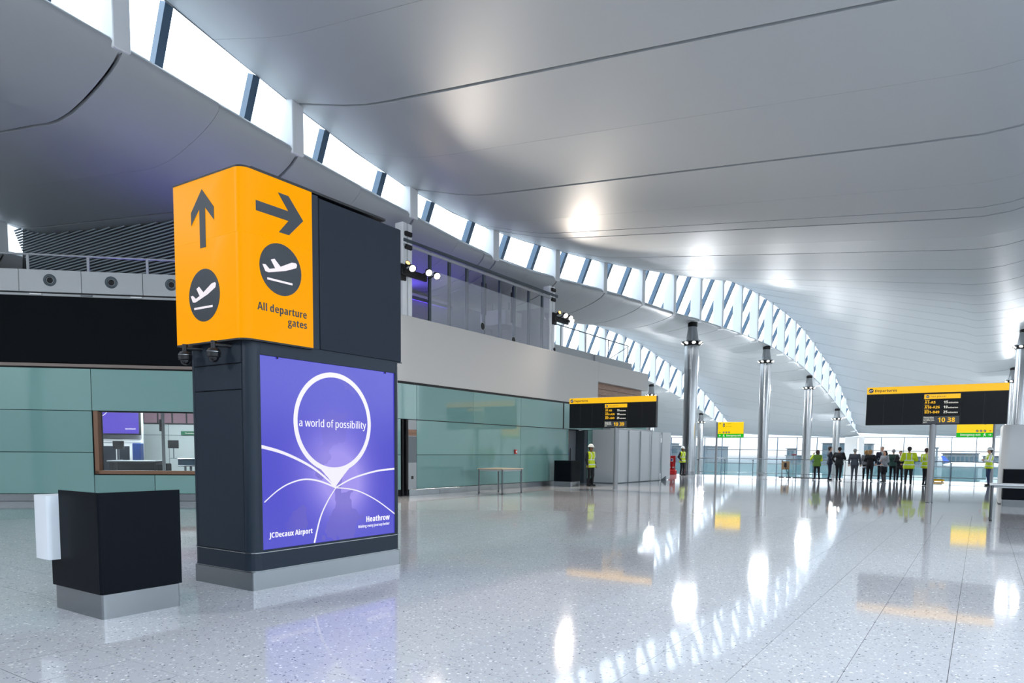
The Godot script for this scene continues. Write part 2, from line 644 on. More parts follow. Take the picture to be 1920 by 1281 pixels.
func roofs() -> void:
	var says := ["white panelled wave roof over the far left bay", "white panelled wave roof behind the angled wall on the left", "white panelled wave roof over the main concourse", "white panelled wave roof over the bay on the right"]
	for bay in 4:
		var t0 := -15.8 + SPAN * (bay - 2)
		var c := structure("ceiling" if bay == 0 else "ceiling_%03d" % bay, says[bay])
		var n := 0
		for k in range(-5 if bay < 3 else 1, 24):
			var spans := []
			for half in 2:
				spans.append([U0 + 4.625 * k + HALF * half + (0.042 if half == 0 else 0.004), U0 + 4.625 * k + HALF * (half + 1) - (0.004 if half == 0 else 0.042)])
				if k == 2 and half == 1:      # a narrow panel with its own seam in the valley of the wave
					spans[-1][1] -= 0.72
					spans.append([spans[-1][1] + 0.05, spans[-1][1] + 0.72])
			for span in spans:
				var ua: float = span[0]
				var ub: float = span[1]
				var st := ST()
				var rows := []
				for j in 3: rows.append(soffit(lerpf(ua, ub, j / 2.0)))
				var us := [ua, (ua + ub) / 2, ub]
				st.set_smooth_group(0)
				for j in 2:
					for i in range(1, rows[0].size() - 1):
						if i == 1: st.set_smooth_group(-1)
						else: st.set_smooth_group(0)
						var a: Vector2 = rows[j][i]
						var b: Vector2 = rows[j][i + 1]
						var cc: Vector2 = rows[j + 1][i + 1]
						var d: Vector2 = rows[j + 1][i]
						var dn := b - a
						quad(st, V(t0 + a.x, a.y, us[j]), V(t0 + b.x, b.y, us[j]), V(t0 + cc.x, cc.y, us[j + 1]), V(t0 + d.x, d.y, us[j + 1]), Vector3(dn.y, -dn.x, 0))
				st.set_smooth_group(-1)
				for j in [0, 2]:      # the turned-up edges at the seams
					for i in range(1, rows[0].size() - 1):
						var a: Vector2 = rows[j][i]
						var b: Vector2 = rows[j][i + 1]
						var up := Vector2(-(b - a).y, (b - a).x).normalized() * 0.09
						if i == 1: up = Vector2(0.05, 0)
						quad(st, V(t0 + a.x, a.y, us[j]), V(t0 + b.x, b.y, us[j]), V(t0 + b.x + up.x, b.y + up.y, us[j]), V(t0 + a.x + up.x, a.y + up.y, us[j]), Vector3(0, 0, 1 if j == 0 else -1))
				st.generate_normals()
				piece("ceiling_panel", n, st.commit(), M.ceiling, c)
				n += 1
		# the roof deck above the panels
		var st := ST()
		var last := []
		for k in range(0 if bay < 3 else 12, 59):
			var u := U0 + HALF * (k - 10)
			var hu := wave(HU, u)
			var hl := wave(HL, u)
			var hb := wave(HB, u)
			var row := [Vector2(-0.06, hu + 0.0), Vector2(-0.12, hu + 0.45), Vector2(2.6, hu - 0.1), Vector2(9.0, lerpf(hu, hl, 0.5) + 0.35), Vector2(15.0, maxf(hl + 0.3, hb + 0.02)), Vector2(17.9, hb + 0.08), Vector2(18.2, hb - 0.03)]
			if last:
				for i in row.size() - 1:
					var a: Vector2 = last[i]
					var b: Vector2 = last[i + 1]
					quad(st, V(t0 + a.x, a.y, u - HALF), V(t0 + b.x, b.y, u - HALF), V(t0 + row[i + 1].x, row[i + 1].y, u), V(t0 + row[i].x, row[i].y, u), Vector3(-(b - a).y, (b - a).x, 0))
			last = row
		part("roof_deck", st, M.deck_roof, c)
	# added glass roof over the unseen near end, lets daylight onto the floor
	var g := structure("window_7", "added glass roof over the unseen near end of the right bay")
	for k in 10:
		var st := ST()
		bb(st, 2.2, 22, 11.6, 11.9, -15 + 2.85 * k, -14.85 + 2.85 * k, 0.02)
		st.generate_normals()
		piece("glazing_bar", k, st.commit(), M.post, g)
		st = ST()
		bb(st, 2.3, 21.9, 11.9, 11.91, -14.85 + 2.85 * k, -12.15 + 2.85 * k)
		st.generate_normals()
		piece("pane", k, st.commit(), M.pane, g)
	var rim := ST()
	bb(rim, 2.2, 22, 8.2, 12.0, 13.0, 13.2, 0.02)
	part("rim", rim, M.white, g)

func clerestories() -> void:
	for line in 3:
		var t0 := -15.8 + SPAN * (line - 1)
		var w := structure("window_%d" % (line + 1), ["clerestory window strip over the far left roof", "long clerestory window strip above the rounded roof edge", "clerestory window strip along the right roof edge"][line])
		var np := 0
		var nb := 0
		var ng := 0
		for k in range(-5, 24):
			var u := U0 + 4.625 * k
			var hb := wave(HB, u)
			var hu := wave(HU, u)
			if hu - hb > 0.1:
				var st := ST()
				bb(st, t0 - 0.45, t0 + 0.2, hb - 0.25, hu + 0.06, u - 0.19, u + 0.19, 0.02)
				st.generate_normals()
				piece("post", np, st.commit(), M.post, w)
				np += 1
			for q in 2:
				var ub := u + (1.25 if q == 0 else 3.55)
				var b0 := wave(HB, ub)
				var b1 := wave(HU, ub)
				var gap := b1 - b0
				if gap < 0.15: continue
				var st := ST()
				var lo := V(t0 - 0.2 - 0.42 * gap, b0 + 0.03, ub)
				var hi := V(t0 - 0.2, b1 + 0.03, ub)
				var y := (hi - lo).normalized()
				var xf := Transform3D(Vector3(0, 0, -1).cross(y) * -1.0, y, Vector3(0, 0, -1), (lo + hi) / 2)
				bx(st, Vector3.ZERO, Vector3(0.24, (hi - lo).length() + 0.1, 0.2), 0.0, xf)
				st.generate_normals()
				piece("mullion", nb, st.commit(), M.bar, w)
				nb += 1
			# the sloped panes and the sill they stand on
			for q in 2:
				var ua := u + HALF * q
				var ue := ua + HALF
				var st := ST()
				var ga := wave(HU, ua) - wave(HB, ua)
				var ge := wave(HU, ue) - wave(HB, ue)
				quad(st, V(t0 - 0.3 - 0.42 * ga, wave(HB, ua), ua), V(t0 - 0.3, wave(HU, ua) + 0.05, ua), V(t0 - 0.3, wave(HU, ue) + 0.05, ue), V(t0 - 0.3 - 0.42 * ge, wave(HB, ue), ue), Vector3(1, 0, 0))
				st.generate_normals()
				piece("pane", ng, st.commit(), M.pane, w)
				ng += 1

# ------------------------------------------------------------------ far facade
func facade() -> void:
	var w := structure("window_4", "tall glazed curtain wall at the far end of the hall")
	var n := 0
	var t := -52.2
	while t < 21.5:
		var st := ST()
		bb(st, t - 0.05, t + 0.05, -6, 4.0, 120.4, 120.75, 0.01)
		st.generate_normals()
		piece("mullion", n, st.commit(), M.bar, w)
		n += 1
		t += 3.035
	var k := 0
	for h in [-6.0, -3.0, -0.35, 1.9, 3.95]:
		var st := ST()
		bb(st, -53, 22, h - 0.06, h + 0.06, 120.35, 120.6, 0.01)
		st.generate_normals()
		piece("transom", k, st.commit(), M.midgrey, w)
		k += 1
	n = 0
	t = -52.2
	while t < 21.0:
		for r in [[-6.0, -0.35], [-0.35, 1.9], [1.9, 3.95]]:
			var st := ST()
			bb(st, t + 0.05, t + 2.98, r[0] + 0.06, r[1] - 0.06, 120.5, 120.51)
			st.generate_normals()
			piece("pane", n, st.commit(), M.teal_pane if r[0] < -1.0 else M.far_pane, w)
			n += 1
		t += 3.035
	var st := ST()
	bb(st, -53, 22, 4.0, 5.4, 120.3, 120.9)
	part("head_panel", st, M.white, w)

func outer_walls() -> void:
	var w := structure("wall_right", "plain light wall closing the bay on the right")
	var st := ST()
	bb(st, 21.5, 22, -6, 3.5, -17, 121)
	bb(st, 21.5, 22, 3.5, 16, 60, 121)
	bb(st, 21.5, 22, 10.5, 16, -17, 60)
	part("plaster", st, M.white, w)
	w = structure("window_6", "unseen glazed band in the wall on the right, lighting the hall")  # out of view, placed to light the hall from the right
	for k in 25:
		st = ST()
		bb(st, 21.65, 21.85, 3.5, 10.5, -15 + 3.0 * k, -14.85 + 3.0 * k, 0.01)
		st.generate_normals()
		piece("mullion", k, st.commit(), M.bar, w)
		st = ST()
		bb(st, 21.74, 21.75, 3.5, 10.5, -14.85 + 3.0 * k, -12.0 + 3.0 * k)
		st.generate_normals()
		piece("pane", k, st.commit(), M.pane, w)
	w = structure("wall_outer", "plain light wall closing the far left bay")
	st = ST()
	bb(st, -53, -52.5, -6, 16, -17, 121)
	part("plaster", st, M.white, w)
	w = structure("wall_back", "unseen solid lower wall behind the photographer")  # out of view, solid so the green glass mirrors no bright window
	st = ST()
	bb(st, -53, 22, 0, 7, -15.5, -15)
	bb(st, -53, 1.4, 7, 16, -15.5, -15)
	part("plaster", st, M.grey, w)
	w = structure("window_5", "unseen high glazed wall behind the photographer, lighting the hall")  # out of view, placed to bring daylight in from behind
	var n := 0
	for k in range(18, 26):
		st = ST()
		bb(st, -52.6 + 3.0 * k, -52.45 + 3.0 * k, 7, 15, -15.35, -15.15, 0.01)
		st.generate_normals()
		piece("mullion", n, st.commit(), M.bar, w)
		if k < 25:
			st = ST()
			bb(st, -52.45 + 3.0 * k, -49.6 + 3.0 * k, 7, 15, -15.26, -15.25)
			st.generate_normals()
			piece("pane", n, st.commit(), M.pane, w)
		n += 1
	w = structure("wall_far", "plain strip of wall over the far facade")
	st = ST()
	bb(st, -53, 22, 5.2, 16, 120.4, 121)
	part("plaster", st, M.white, w)

# ------------------------------------------------------------------ the angled wall on the left (local x along it, z into the hall)
func wall_angled() -> void:
	var w := structure("wall_left", "angled wall of green glass panels with a dark band and grey parapet above")
	w.transform = Transform3D(Vector3(0.75165, 0, -0.65957), Vector3(0, 1, 0), Vector3(0.65957, 0, 0.75165), V(-21.77, 0, 8.02))
	var st := ST()
	for r in [[-6.5, 2.5, 0.0, 3.6], [2.5, 5.9, 0.0, 0.8], [2.5, 5.9, 2.42, 3.6], [5.9, 8.75, 0.0, 3.6], [-6.5, 8.75, 3.6, 5.5]]:
		bx(st, Vector3((r[0] + r[1]) / 2, (r[2] + r[3]) / 2, -0.2), Vector3(r[1] - r[0], r[3] - r[2], 0.3))
	part("core", st, M.joint, w)
	var n := 0
	var tones := [M.teal, M.teal2, M.teal3]
	var cells := []
	for c in [[-6.5, -2.17], [-2.17, 2.38]]:
		for r in [[0.2, 1.32], [1.32, 2.44], [2.44, 3.56]]: cells.append([c[0], c[1], r[0], r[1]])
	cells.append_array([[2.38, 6.93, 2.44, 3.56], [2.38, 3.93, 0.2, 0.72], [3.93, 5.95, 0.2, 0.72], [5.95, 6.93, 0.2, 2.44], [6.93, 8.69, 0.2, 1.32], [6.93, 8.69, 1.32, 2.44], [6.93, 8.69, 2.44, 3.56]])
	for c in cells:
		st = ST()
		bx(st, Vector3((c[0] + c[1]) / 2, (c[2] + c[3]) / 2, -0.012), Vector3(c[1] - c[0] - 0.016, c[3] - c[2] - 0.016, 0.024), 0.004)
		st.generate_normals()
		piece("glass_panel", n, st.commit(), tones[n * 7 % 3], w)
		n += 1
	n = 0
	for s in [-5.2, -2.17, 0.86, 3.93, 6.93]:
		st = ST()
		bx(st, Vector3(s - 0.01 + 0.76 + 0.0, 0.1, 0.0), Vector3(1.5 if s < 6 else 2.6, 0.19, 0.03), 0.004)
		st.generate_normals()
		piece("skirting_plate", n, st.commit(), M.steel, w)
		n += 1
		st = ST()
		bx(st, Vector3(s + 2.27, 0.1, 0.0), Vector3(1.5, 0.19, 0.03), 0.004)
		st.generate_normals()
		if s < 6.0:
			piece("skirting_plate", n, st.commit(), M.steel, w)
			n += 1
	st = ST()
	bx(st, Vector3(1.1, 3.635, 0.0), Vector3(15.2, 0.085, 0.06), 0.005)
	part("rail_strip", st, mat(c8(122, 108, 100), 0.5), w, "thin brown strip over the glass panels")
	st = ST()
	bx(st, Vector3(1.1, 4.56, -0.02), Vector3(15.2, 1.74, 0.1), 0.01)
	part("fabric_band", st, M.bulk, w, "wide black fabric band")
	n = 0
	for k in range(-5, 6):
		var a := 0.72 + 1.53 * k
		var b := minf(a + 1.53, 8.7)
		st = ST()
		bx(st, Vector3((a + b) / 2, 5.815, -0.02), Vector3(b - a - 0.012, 0.57, 0.1), 0.006)
		st.generate_normals()
		piece("parapet_panel", n, st.commit(), M.grey, w)
		n += 1
	n = 0
	for k in range(-3, 4):      # pale ends of the brackets in the slot under the parapet
		st = ST()
		bx(st, Vector3(1.1 + k * 1.25, 5.475, -0.01), Vector3(0.28, 0.035, 0.05))
		st.generate_normals()
		piece("slot_bracket", n, st.commit(), M.white if k % 2 == 0 else M.midgrey, w)
		n += 1
	st = ST()
	bx(st, Vector3(1.1, 5.49, -0.065), Vector3(15.2, 0.15, 0.03))
	part("shadow_slot", st, M.black, w)  # black strip stands for the shade in the slot
	# round air nozzles in the parapet
	n = 0
	for k in range(-1, 4):
		var q := Node3D.new()
		q.name = "air_nozzle" if n == 0 else "air_nozzle_%03d" % n
		w.add_child(q)
		q.position = Vector3(1.48 + 1.515 * k, 5.835, 0.03)
		n += 1
		st = ST()
		var fb := Basis(Vector3(1, 0, 0), Vector3(0, 0, 1), Vector3(0, -1, 0))
		lathe(st, [Vector2(0.155, 0.0), Vector2(0.155, 0.02), Vector2(0.135, 0.03), Vector2(0.1, 0.02), Vector2(0.075, -0.02)], Vector3.ZERO, 24, fb)
		part("ring", st, M.stud, q)
		st = ST()
		ball(st, Vector3(0, 0, 0.0), Vector3(0.08, 0.08, 0.03), 16)
		part("vent_ball", st, M.darker, q)
		st = ST()
		tube(st, Vector3(0.0, -0.01, 0.02), Vector3(0.012, -0.022, 0.05), 0.04, 0.034, 14)
		part("jet_tube", st, M.black, q)
	# service window
	var win := Node3D.new()
	win.name = "service_window"
	w.add_child(win)
	st = ST()
	for r in [[2.42, 2.53, 0.74, 2.44], [5.87, 5.97, 0.74, 2.44], [2.42, 5.97, 0.74, 0.835]]:
		bx(st, Vector3((r[0] + r[1]) / 2, (r[2] + r[3]) / 2, -0.08), Vector3(r[1] - r[0], r[3] - r[2], 0.22), 0.004)
	part("frame", st, M.brown, win)
	st = ST()
	bx(st, Vector3(4.2, 1.62, -0.1), Vector3(3.4, 1.6, 0.012))
	part("pane", st, M.pane, win)
	# guard rail on the deck behind the parapet
	var g := thing("deck_rail", "thin pale guard rail standing behind the grey parapet with round nozzles", "railing")
	g.transform = w.transform
	st = ST()
	tube(st, Vector3(-6, 6.75, -1.0), Vector3(8.0, 6.72, -1.0), 0.028)
	part("handrail", st, M.grey, g)
	for k in range(-4, 5):
		st = ST()
		bx(st, Vector3(0.45 + 1.55 * k, 6.08, -1.0), Vector3(0.07, 1.32, 0.035), 0.006)
		part("baluster", st, M.grey, g)

# ------------------------------------------------------------------ the long wall (local x = along the hall, z = into it)
func wall_long() -> void:
	var w := structure("wall_side", "long wall of green glass panels with a plain white wall above")
	w.transform = Transform3D(Vector3(0, 0, -1), Vector3(0, 1, 0), Vector3(1, 0, 0), V(-15.25, 0, 0))
	var cut := func(st: SurfaceTool, r: Array, z0: float, z1: float, bev := 0.0) -> void:
		bx(st, Vector3((r[0] + r[1]) / 2, (r[2] + r[3]) / 2, (z0 + z1) / 2), Vector3(r[1] - r[0], r[3] - r[2], absf(z1 - z0)), bev)
	var st := ST()
	for r in [[13.74, 16.6, 0.0, 3.6], [16.6, 16.88, 2.43, 3.6], [16.88, 27.45, 0.0, 3.6], [27.45, 29.25, 2.43, 3.6], [29.25, 36.1, 0.0, 3.6]]:
		cut.call(st, r, -0.25, -0.03)
	cut.call(st, [16.5, 16.95, 0.0, 2.5], -0.6, -0.4)
	cut.call(st, [27.3, 29.4, 0.0, 2.5], -0.75, -0.55)
	part("core", st, M.joint, w)
	var cells := []
	for c in [[13.76, 17.33], [17.33, 20.39], [20.39, 23.52], [23.52, 26.9]]:
		cells.append([c[0], c[1], 2.44, 3.56])
	for c in [[26.98, 30.1], [30.1, 33.1], [33.1, 36.1]]: cells.append([c[0], c[1], 2.44, 3.56])
	for c in [[17.33, 23.52], [23.52, 27.42]]:
		cells.append([c[0], c[1], 0.2, 1.31])
		cells.append([c[0], c[1], 1.31, 2.44])
	cells.append_array([[13.76, 16.58, 0.2, 1.31], [13.76, 16.58, 1.31, 2.44], [29.27, 30.1, 0.2, 2.44], [30.1, 36.1, 0.2, 2.44]])
	var n := 0
	var tones := [M.teal, M.teal3, M.teal2]
	for c in cells:
		st = ST()
		cut.call(st, [c[0] + 0.008, c[1] - 0.008, c[2] + 0.008, c[3] - 0.008], -0.026, 0.0, 0.004)
		st.generate_normals()
		piece("glass_panel", n, st.commit(), tones[n * 5 % 3], w)
		n += 1
	n = 0
	var u := 16.95
	while u < 36.0:
		st = ST()
		var e := minf(u + 1.53, 36.1)
		if not (u > 26.9 and u < 29.2):
			cut.call(st, [u + 0.006, e - 0.006, 0.0, 0.19], -0.03, 0.012, 0.003)
			st.generate_normals()
			piece("skirting_plate", n, st.commit(), M.steel, w)
			n += 1
		u += 1.53
	st = ST()
	cut.call(st, [13.74, 36.1, 3.56, 3.625], -0.2, 0.015)
	cut.call(st, [26.9, 26.98, 2.44, 3.6], -0.05, 0.012)
	cut.call(st, [17.33, 27.42, 2.425, 2.452], -0.05, 0.004)
	part("trim_line", st, M.black, w, "black metal trim lines")
	st = ST()
	cut.call(st, [13.74, 30.17, 3.625, 5.68], -0.3, 0.02, 0.01)
	cut.call(st, [30.17, 36.1, 4.75, 5.66], -0.3, 0.02, 0.01)
	part("white_upper_wall", st, mat(c8(206, 203, 199), 0.6), w, "plain white upper wall")
	n = 0
	for k in 4:
		st = ST()
		cut.call(st, [30.17, 36.0, 3.62 + 0.29 * k, 3.9 + 0.29 * k], -0.42, -0.3, 0.006)
		st.generate_normals()
		piece("timber_board", n, st.commit(), M.wood, w)
		n += 1
	# first doorway: dark slot, grey side panel with a hatch
	var d := Node3D.new()
	d.name = "door_1"
	w.add_child(d)
	st = ST()
	cut.call(st, [16.9, 17.32, 0.2, 2.43], -0.02, 0.0, 0.004)
	part("side_panel", st, M.grey, d)
	st = ST()
	cut.call(st, [16.62, 16.67, 0.0, 2.43], -0.3, 0.03)
	cut.call(st, [16.8, 16.89, 0.2, 2.43], -0.3, 0.03)
	part("frame", st, M.black, d)
	st = ST()
	cut.call(st, [16.92, 17.31, 1.06, 1.9], 0.0, 0.006)
	part("hatch", st, M.midgrey, d)
	st = ST()
	cut.call(st, [16.92, 17.31, 1.92, 2.12], 0.0, 0.006)
	part("timber_inset", st, M.wood, d)
	st = ST()
	cut.call(st, [17.06, 17.16, 0.53, 0.63], 0.0, 0.012, 0.003)
	part("socket", st, M.black, d)
	# second doorway with a grey lift-like door
	d = Node3D.new()
	d.name = "door_2"
	w.add_child(d)
	st = ST()
	cut.call(st, [27.46, 28.2, 0.0, 2.42], -0.5, -0.47)
	cut.call(st, [28.22, 28.95, 0.0, 2.42], -0.5, -0.47)
	part("leaf", st, M.midgrey, d)
	st = ST()
	cut.call(st, [28.95, 29.25, 0.0, 2.42], -0.5, -0.02)
	part("jamb", st, M.stud, d)
	st = ST()
	cut.call(st, [27.43, 27.46, 1.85, 2.42], -0.5, 0.0)
	part("timber_inset", st, M.wood, d)
	st = ST()
	for x in [28.0, 28.4]: tube(st, Vector3(x, 0.9, -0.44), Vector3(x, 1.6, -0.44), 0.018)
	part("pull_handle", st, M.black, d)
	st = ST()
	cut.call(st, [28.12, 28.3, 1.3, 1.38], -0.47, -0.462)
	part("door_sign", st, mat(c8(40, 80, 170), 0.4), d)
	var c := thing("call_point", "small red alarm call point on the green glass wall above the table", "alarm", V(-15.25, 1.43, 23.12))
	st = ST()
	bx(st, Vector3(0.035, 0, 0), Vector3(0.07, 0.17, 0.14), 0.012)
	part("housing", st, mat(c8(190, 40, 36), 0.4), c)
	st = ST()
	bx(st, Vector3(0.073, 0, 0), Vector3(0.008, 0.08, 0.08), 0.003)
	part("press_plate", st, M.white, c)
	# parapet and rail on top of the far part of the wall
	var p := structure("wall_parapet", "grey parapet standing on the white wall")
	st = ST()
	bb(st, -15.9, -15.5, 5.6, 6.06, 26.38, 30.17, 0.01)
	part("parapet_panel", st, M.grey, p)
	st = ST()
	bb(st, -15.9, -15.42, 5.6, 6.04, 30.18, 34.4, 0.01)
	part("parapet_panel", st, M.grey, p)
	var r := thing("roof_rail", "thin dark safety rail above the grey parapet on the white wall", "railing")
	st = ST()
	tube(st, V(-15.6, 6.95, 26.6), V(-15.6, 6.95, 34.3), 0.025, 0.025, 6)
	part("handrail", st, M.stud, r)
	for k in 4:
		st = ST()
		tube(st, V(-15.6, 6.04, 27.2 + 2.35 * k), V(-15.6, 6.95, 27.2 + 2.35 * k), 0.022, 0.022, 6)
		part("baluster", st, M.stud, r)
	st = ST()
	tube(st, V(-15.6, 6.9, 34.2), V(-15.6, 6.1, 32.2), 0.018, 0.018, 6)
	part("brace", st, M.stud, r)
	var b := thing("roof_spotlight", "small black spotlight on the wall top beside the far gallery column", "lamp", V(-15.4, 5.68, 26.2))
	st = ST()
	ball(st, Vector3(0, 0.1, 0), Vector3(0.11, 0.1, 0.14), 10)
	part("housing", st, M.black, b)
	st = ST()
	tube(st, Vector3.ZERO, Vector3(0, 0.06, 0), 0.03)
	part("foot", st, M.black, b)

# ------------------------------------------------------------------ plant gallery over the white wall
func gallery() -> void:
	var st := ST()
	for k in 2:
		var u: float = [17.0, 26.0][k]
		var top: float = [8.55, 8.35][k]
		var c := thing("gallery_column", ["white box column beside the dark sign tower, carrying the rounded roof edge", "white box column at the far end of the glass gallery screen"][k], "column", V(-15.5, 5.66, u), 0, "gallery columns")
		st = ST()
		bx(st, Vector3(0, (top - 5.66) / 2, 0.12), Vector3(0.34, top - 5.66, 0.2), 0.02)
		part("channel", st, M.post, c)
		st = ST()
		bx(st, Vector3(0, (top - 5.66) / 2, -0.12), Vector3(0.34, top - 5.66, 0.2), 0.02)
		part("channel", st, M.post, c)
		st = ST()
		bx(st, Vector3(0, (top - 5.66) / 2, 0), Vector3(0.24, top - 5.66, 0.06))
		part("web", st, M.midgrey, c)
		for h in [2.15, 2.55]:
			st = ST()
			bx(st, Vector3(0.2, h, 0), Vector3(0.1, 0.14, 0.3), 0.02)
			part("clamp", st, M.black, c)
	var r := thing("gallery_rail", "horizontal grey steel channel between the two gallery columns", "beam")
	st = ST()
	bb(st, -15.36, -15.3, 7.96, 8.06, 16.8, 26.4, 0.005)
	part("channel", st, M.stud, r)
	st = ST()
	bb(st, -15.36, -15.3, 7.82, 7.9, 16.8, 26.4, 0.005)
	part("channel", st, M.grey, r)
	var g := thing("glass_screen", "clear glass screen on dark steel posts above the white wall", "screen")
	var us := [18.17, 19.19, 20.18, 21.2, 22.23, 23.21, 24.26, 25.29]
	for u in us:
		st = ST()
		bb(st, -15.46, -15.38, 5.66, 7.95, u - 0.055, u + 0.055, 0.006)
		part("upright", st, M.stud, g)
	for k in 8:
		st = ST()
		var e: float = us[k + 1] if k < 7 else 25.75
		bb(st, -15.372, -15.36, 5.69, 7.37, us[k] + 0.006, e - 0.006)
		part("pane", st, M.screen_glass, g)
	for k in 2:
		st = ST()
		lathe(st, [Vector2(0.13, 0), Vector2(0.13, 0.02), Vector2(0.15, 0.02), Vector2(0.15, 0), Vector2(0.13, 0)], V(-15.37, 5.95 + (0.03 if k == 0 else -0.2), [21.06, 23.1][k]), 20, Basis(Vector3(0, 1, 0), Vector3(1, 0, 0), Vector3(0, 0, -1)))
		part("grommet", st, M.grey, g)
		st = ST()
		lathe(st, [Vector2(0.0, 0), Vector2(0.13, 0), Vector2(0.13, 0.015), Vector2(0.0, 0.015)], V(-15.375, 5.95 + (0.03 if k == 0 else -0.2), [21.06, 23.1][k]), 20, Basis(Vector3(0, 1, 0), Vector3(1, 0, 0), Vector3(0, 0, -1)))
		part("vent_opening", st, M.black, g)
	# the room behind the screen
	var w := structure("wall_gallery", "grey back wall of the plant gallery under the rounded roof edge")
	st = ST()
	bb(st, -18.9, -18.7, 5.5, 7.55, 13.8, 26.4)
	bb(st, -18.9, -15.6, 5.3, 5.6, 13.8, 36)
	bb(st, -18.7, -15.6, 5.5, 7.6, 26.35, 26.45)
	part("lining", st, mat(c8(205, 205, 208), 0.6), w)
	st = ST()
	bb(st, -18.7, -18.66, 6.4, 7.2, 17.5, 19.0, 0.01)
	part("access_panel", st, M.darker, w)
	var bxs := thing("duct_box", "pale sheet metal duct box at the far end of the plant gallery", "duct", V(-17.0, 6.6, 24.6))
	st = ST()
	bx(st, Vector3(0, 0.3, 0), Vector3(1.3, 0.6, 1.2), 0.02)
	part("casing", st, M.white, bxs)
	for k in 2:
		st = ST()
		bx(st, Vector3(0.4 - 0.8 * k, 0.8, 0), Vector3(0.06, 0.4, 0.06), 0.01)
		part("hanger", st, M.midgrey, bxs)
	for k in 2:
		var b := thing("cable_tray", ["black vertical cable box behind the middle of the glass screen", "black vertical cable box behind the far third of the glass screen"][k], "cable box", V(-16.0, 6.6, [22.0, 24.0][k]), 0, "cable boxes")
		st = ST()
		bx(st, Vector3(0, 0.6, 0), Vector3(0.1, 1.2, 0.24), 0.02)
		part("cover", st, M.black, b)
		st = ST()
		bx(st, Vector3(0, 1.3, 0), Vector3(0.06, 0.25, 0.1), 0.01)
		part("conduit", st, M.darker, b)
	# unseen violet strip, placed to colour the soffit behind the screen
	var l := thing("unseen_light_strip", "unseen violet light strip, lighting the roof at the back of the plant gallery", "lamp", V(-18.6, 7.3, 20.3))
	st = ST()
	bx(st, Vector3(0, 0, 0), Vector3(0.1, 0.05, 5.5), 0.01)
	part("diffuser", st, glow(Color(0.45, 0.35, 1.0), 1.2), l)
	st = ST()
	bx(st, Vector3(0.16, 0.0, 0), Vector3(0.04, 0.12, 5.6), 0.008)
	part("added_cove_lip", st, M.midgrey, l)  # added lip that keeps the strip out of sight
	area(l, Vector3(0.06, 0.1, 0), Vector3(0.6, 0.75, 0), Vector2(0.2, 5.5), Color(0.45, 0.35, 1.0), 5.0)
	# the two clusters of floodlights
	# unseen violet strips behind the parapet, placed to tint the roof edge
	for k in 2:
		var q := thing("unseen_light_strip", ["unseen violet light strip behind the nozzle parapet, lighting the roof edge, nearer one", "unseen violet light strip behind the nozzle parapet, lighting the roof edge, farther one"][k], "lamp", V([-20.3, -18.4][k], 5.52, [11.0, 12.6][k]), 0.72)
		st = ST()
		bx(st, Vector3(0, 0.03, 0), Vector3(1.6, 0.06, 0.14), 0.01)
		part("diffuser", st, glow(Color(0.45, 0.36, 1.0), 1.5), q)
		st = ST()
		bx(st, Vector3(0, 0.01, 0), Vector3(1.7, 0.02, 0.2), 0.004)
		part("tray", st, M.grey, q)
		area(q, Vector3(0, 0.08, 0), Vector3(0.25, 1.0, 0.35), Vector2(1.6, 0.14), Color(0.42, 0.33, 1.0), 1.8)
	flood_cluster(V(-15.25, 7.0, 16.85), [Vector3(0.35, 0.05, 0.1), Vector3(0.4, 0.06, -0.62), Vector3(0.4, 0.04, -1.02)], "cluster of three bright floodlights on the gallery column beside the sign tower", "floodlight_cluster", Vector3(4.0, 2.1, 1.8).normalized())
	flood_cluster(V(-15.25, 7.05, 26.25), [Vector3(0.4, 0.1, -0.05), Vector3(0.42, 0.06, -0.45), Vector3(0.3, 0.0, -0.8)], "cluster of floodlights with a black body on the far gallery column", "floodlight_cluster", Vector3(10.0, 1.6, 4.0).normalized())

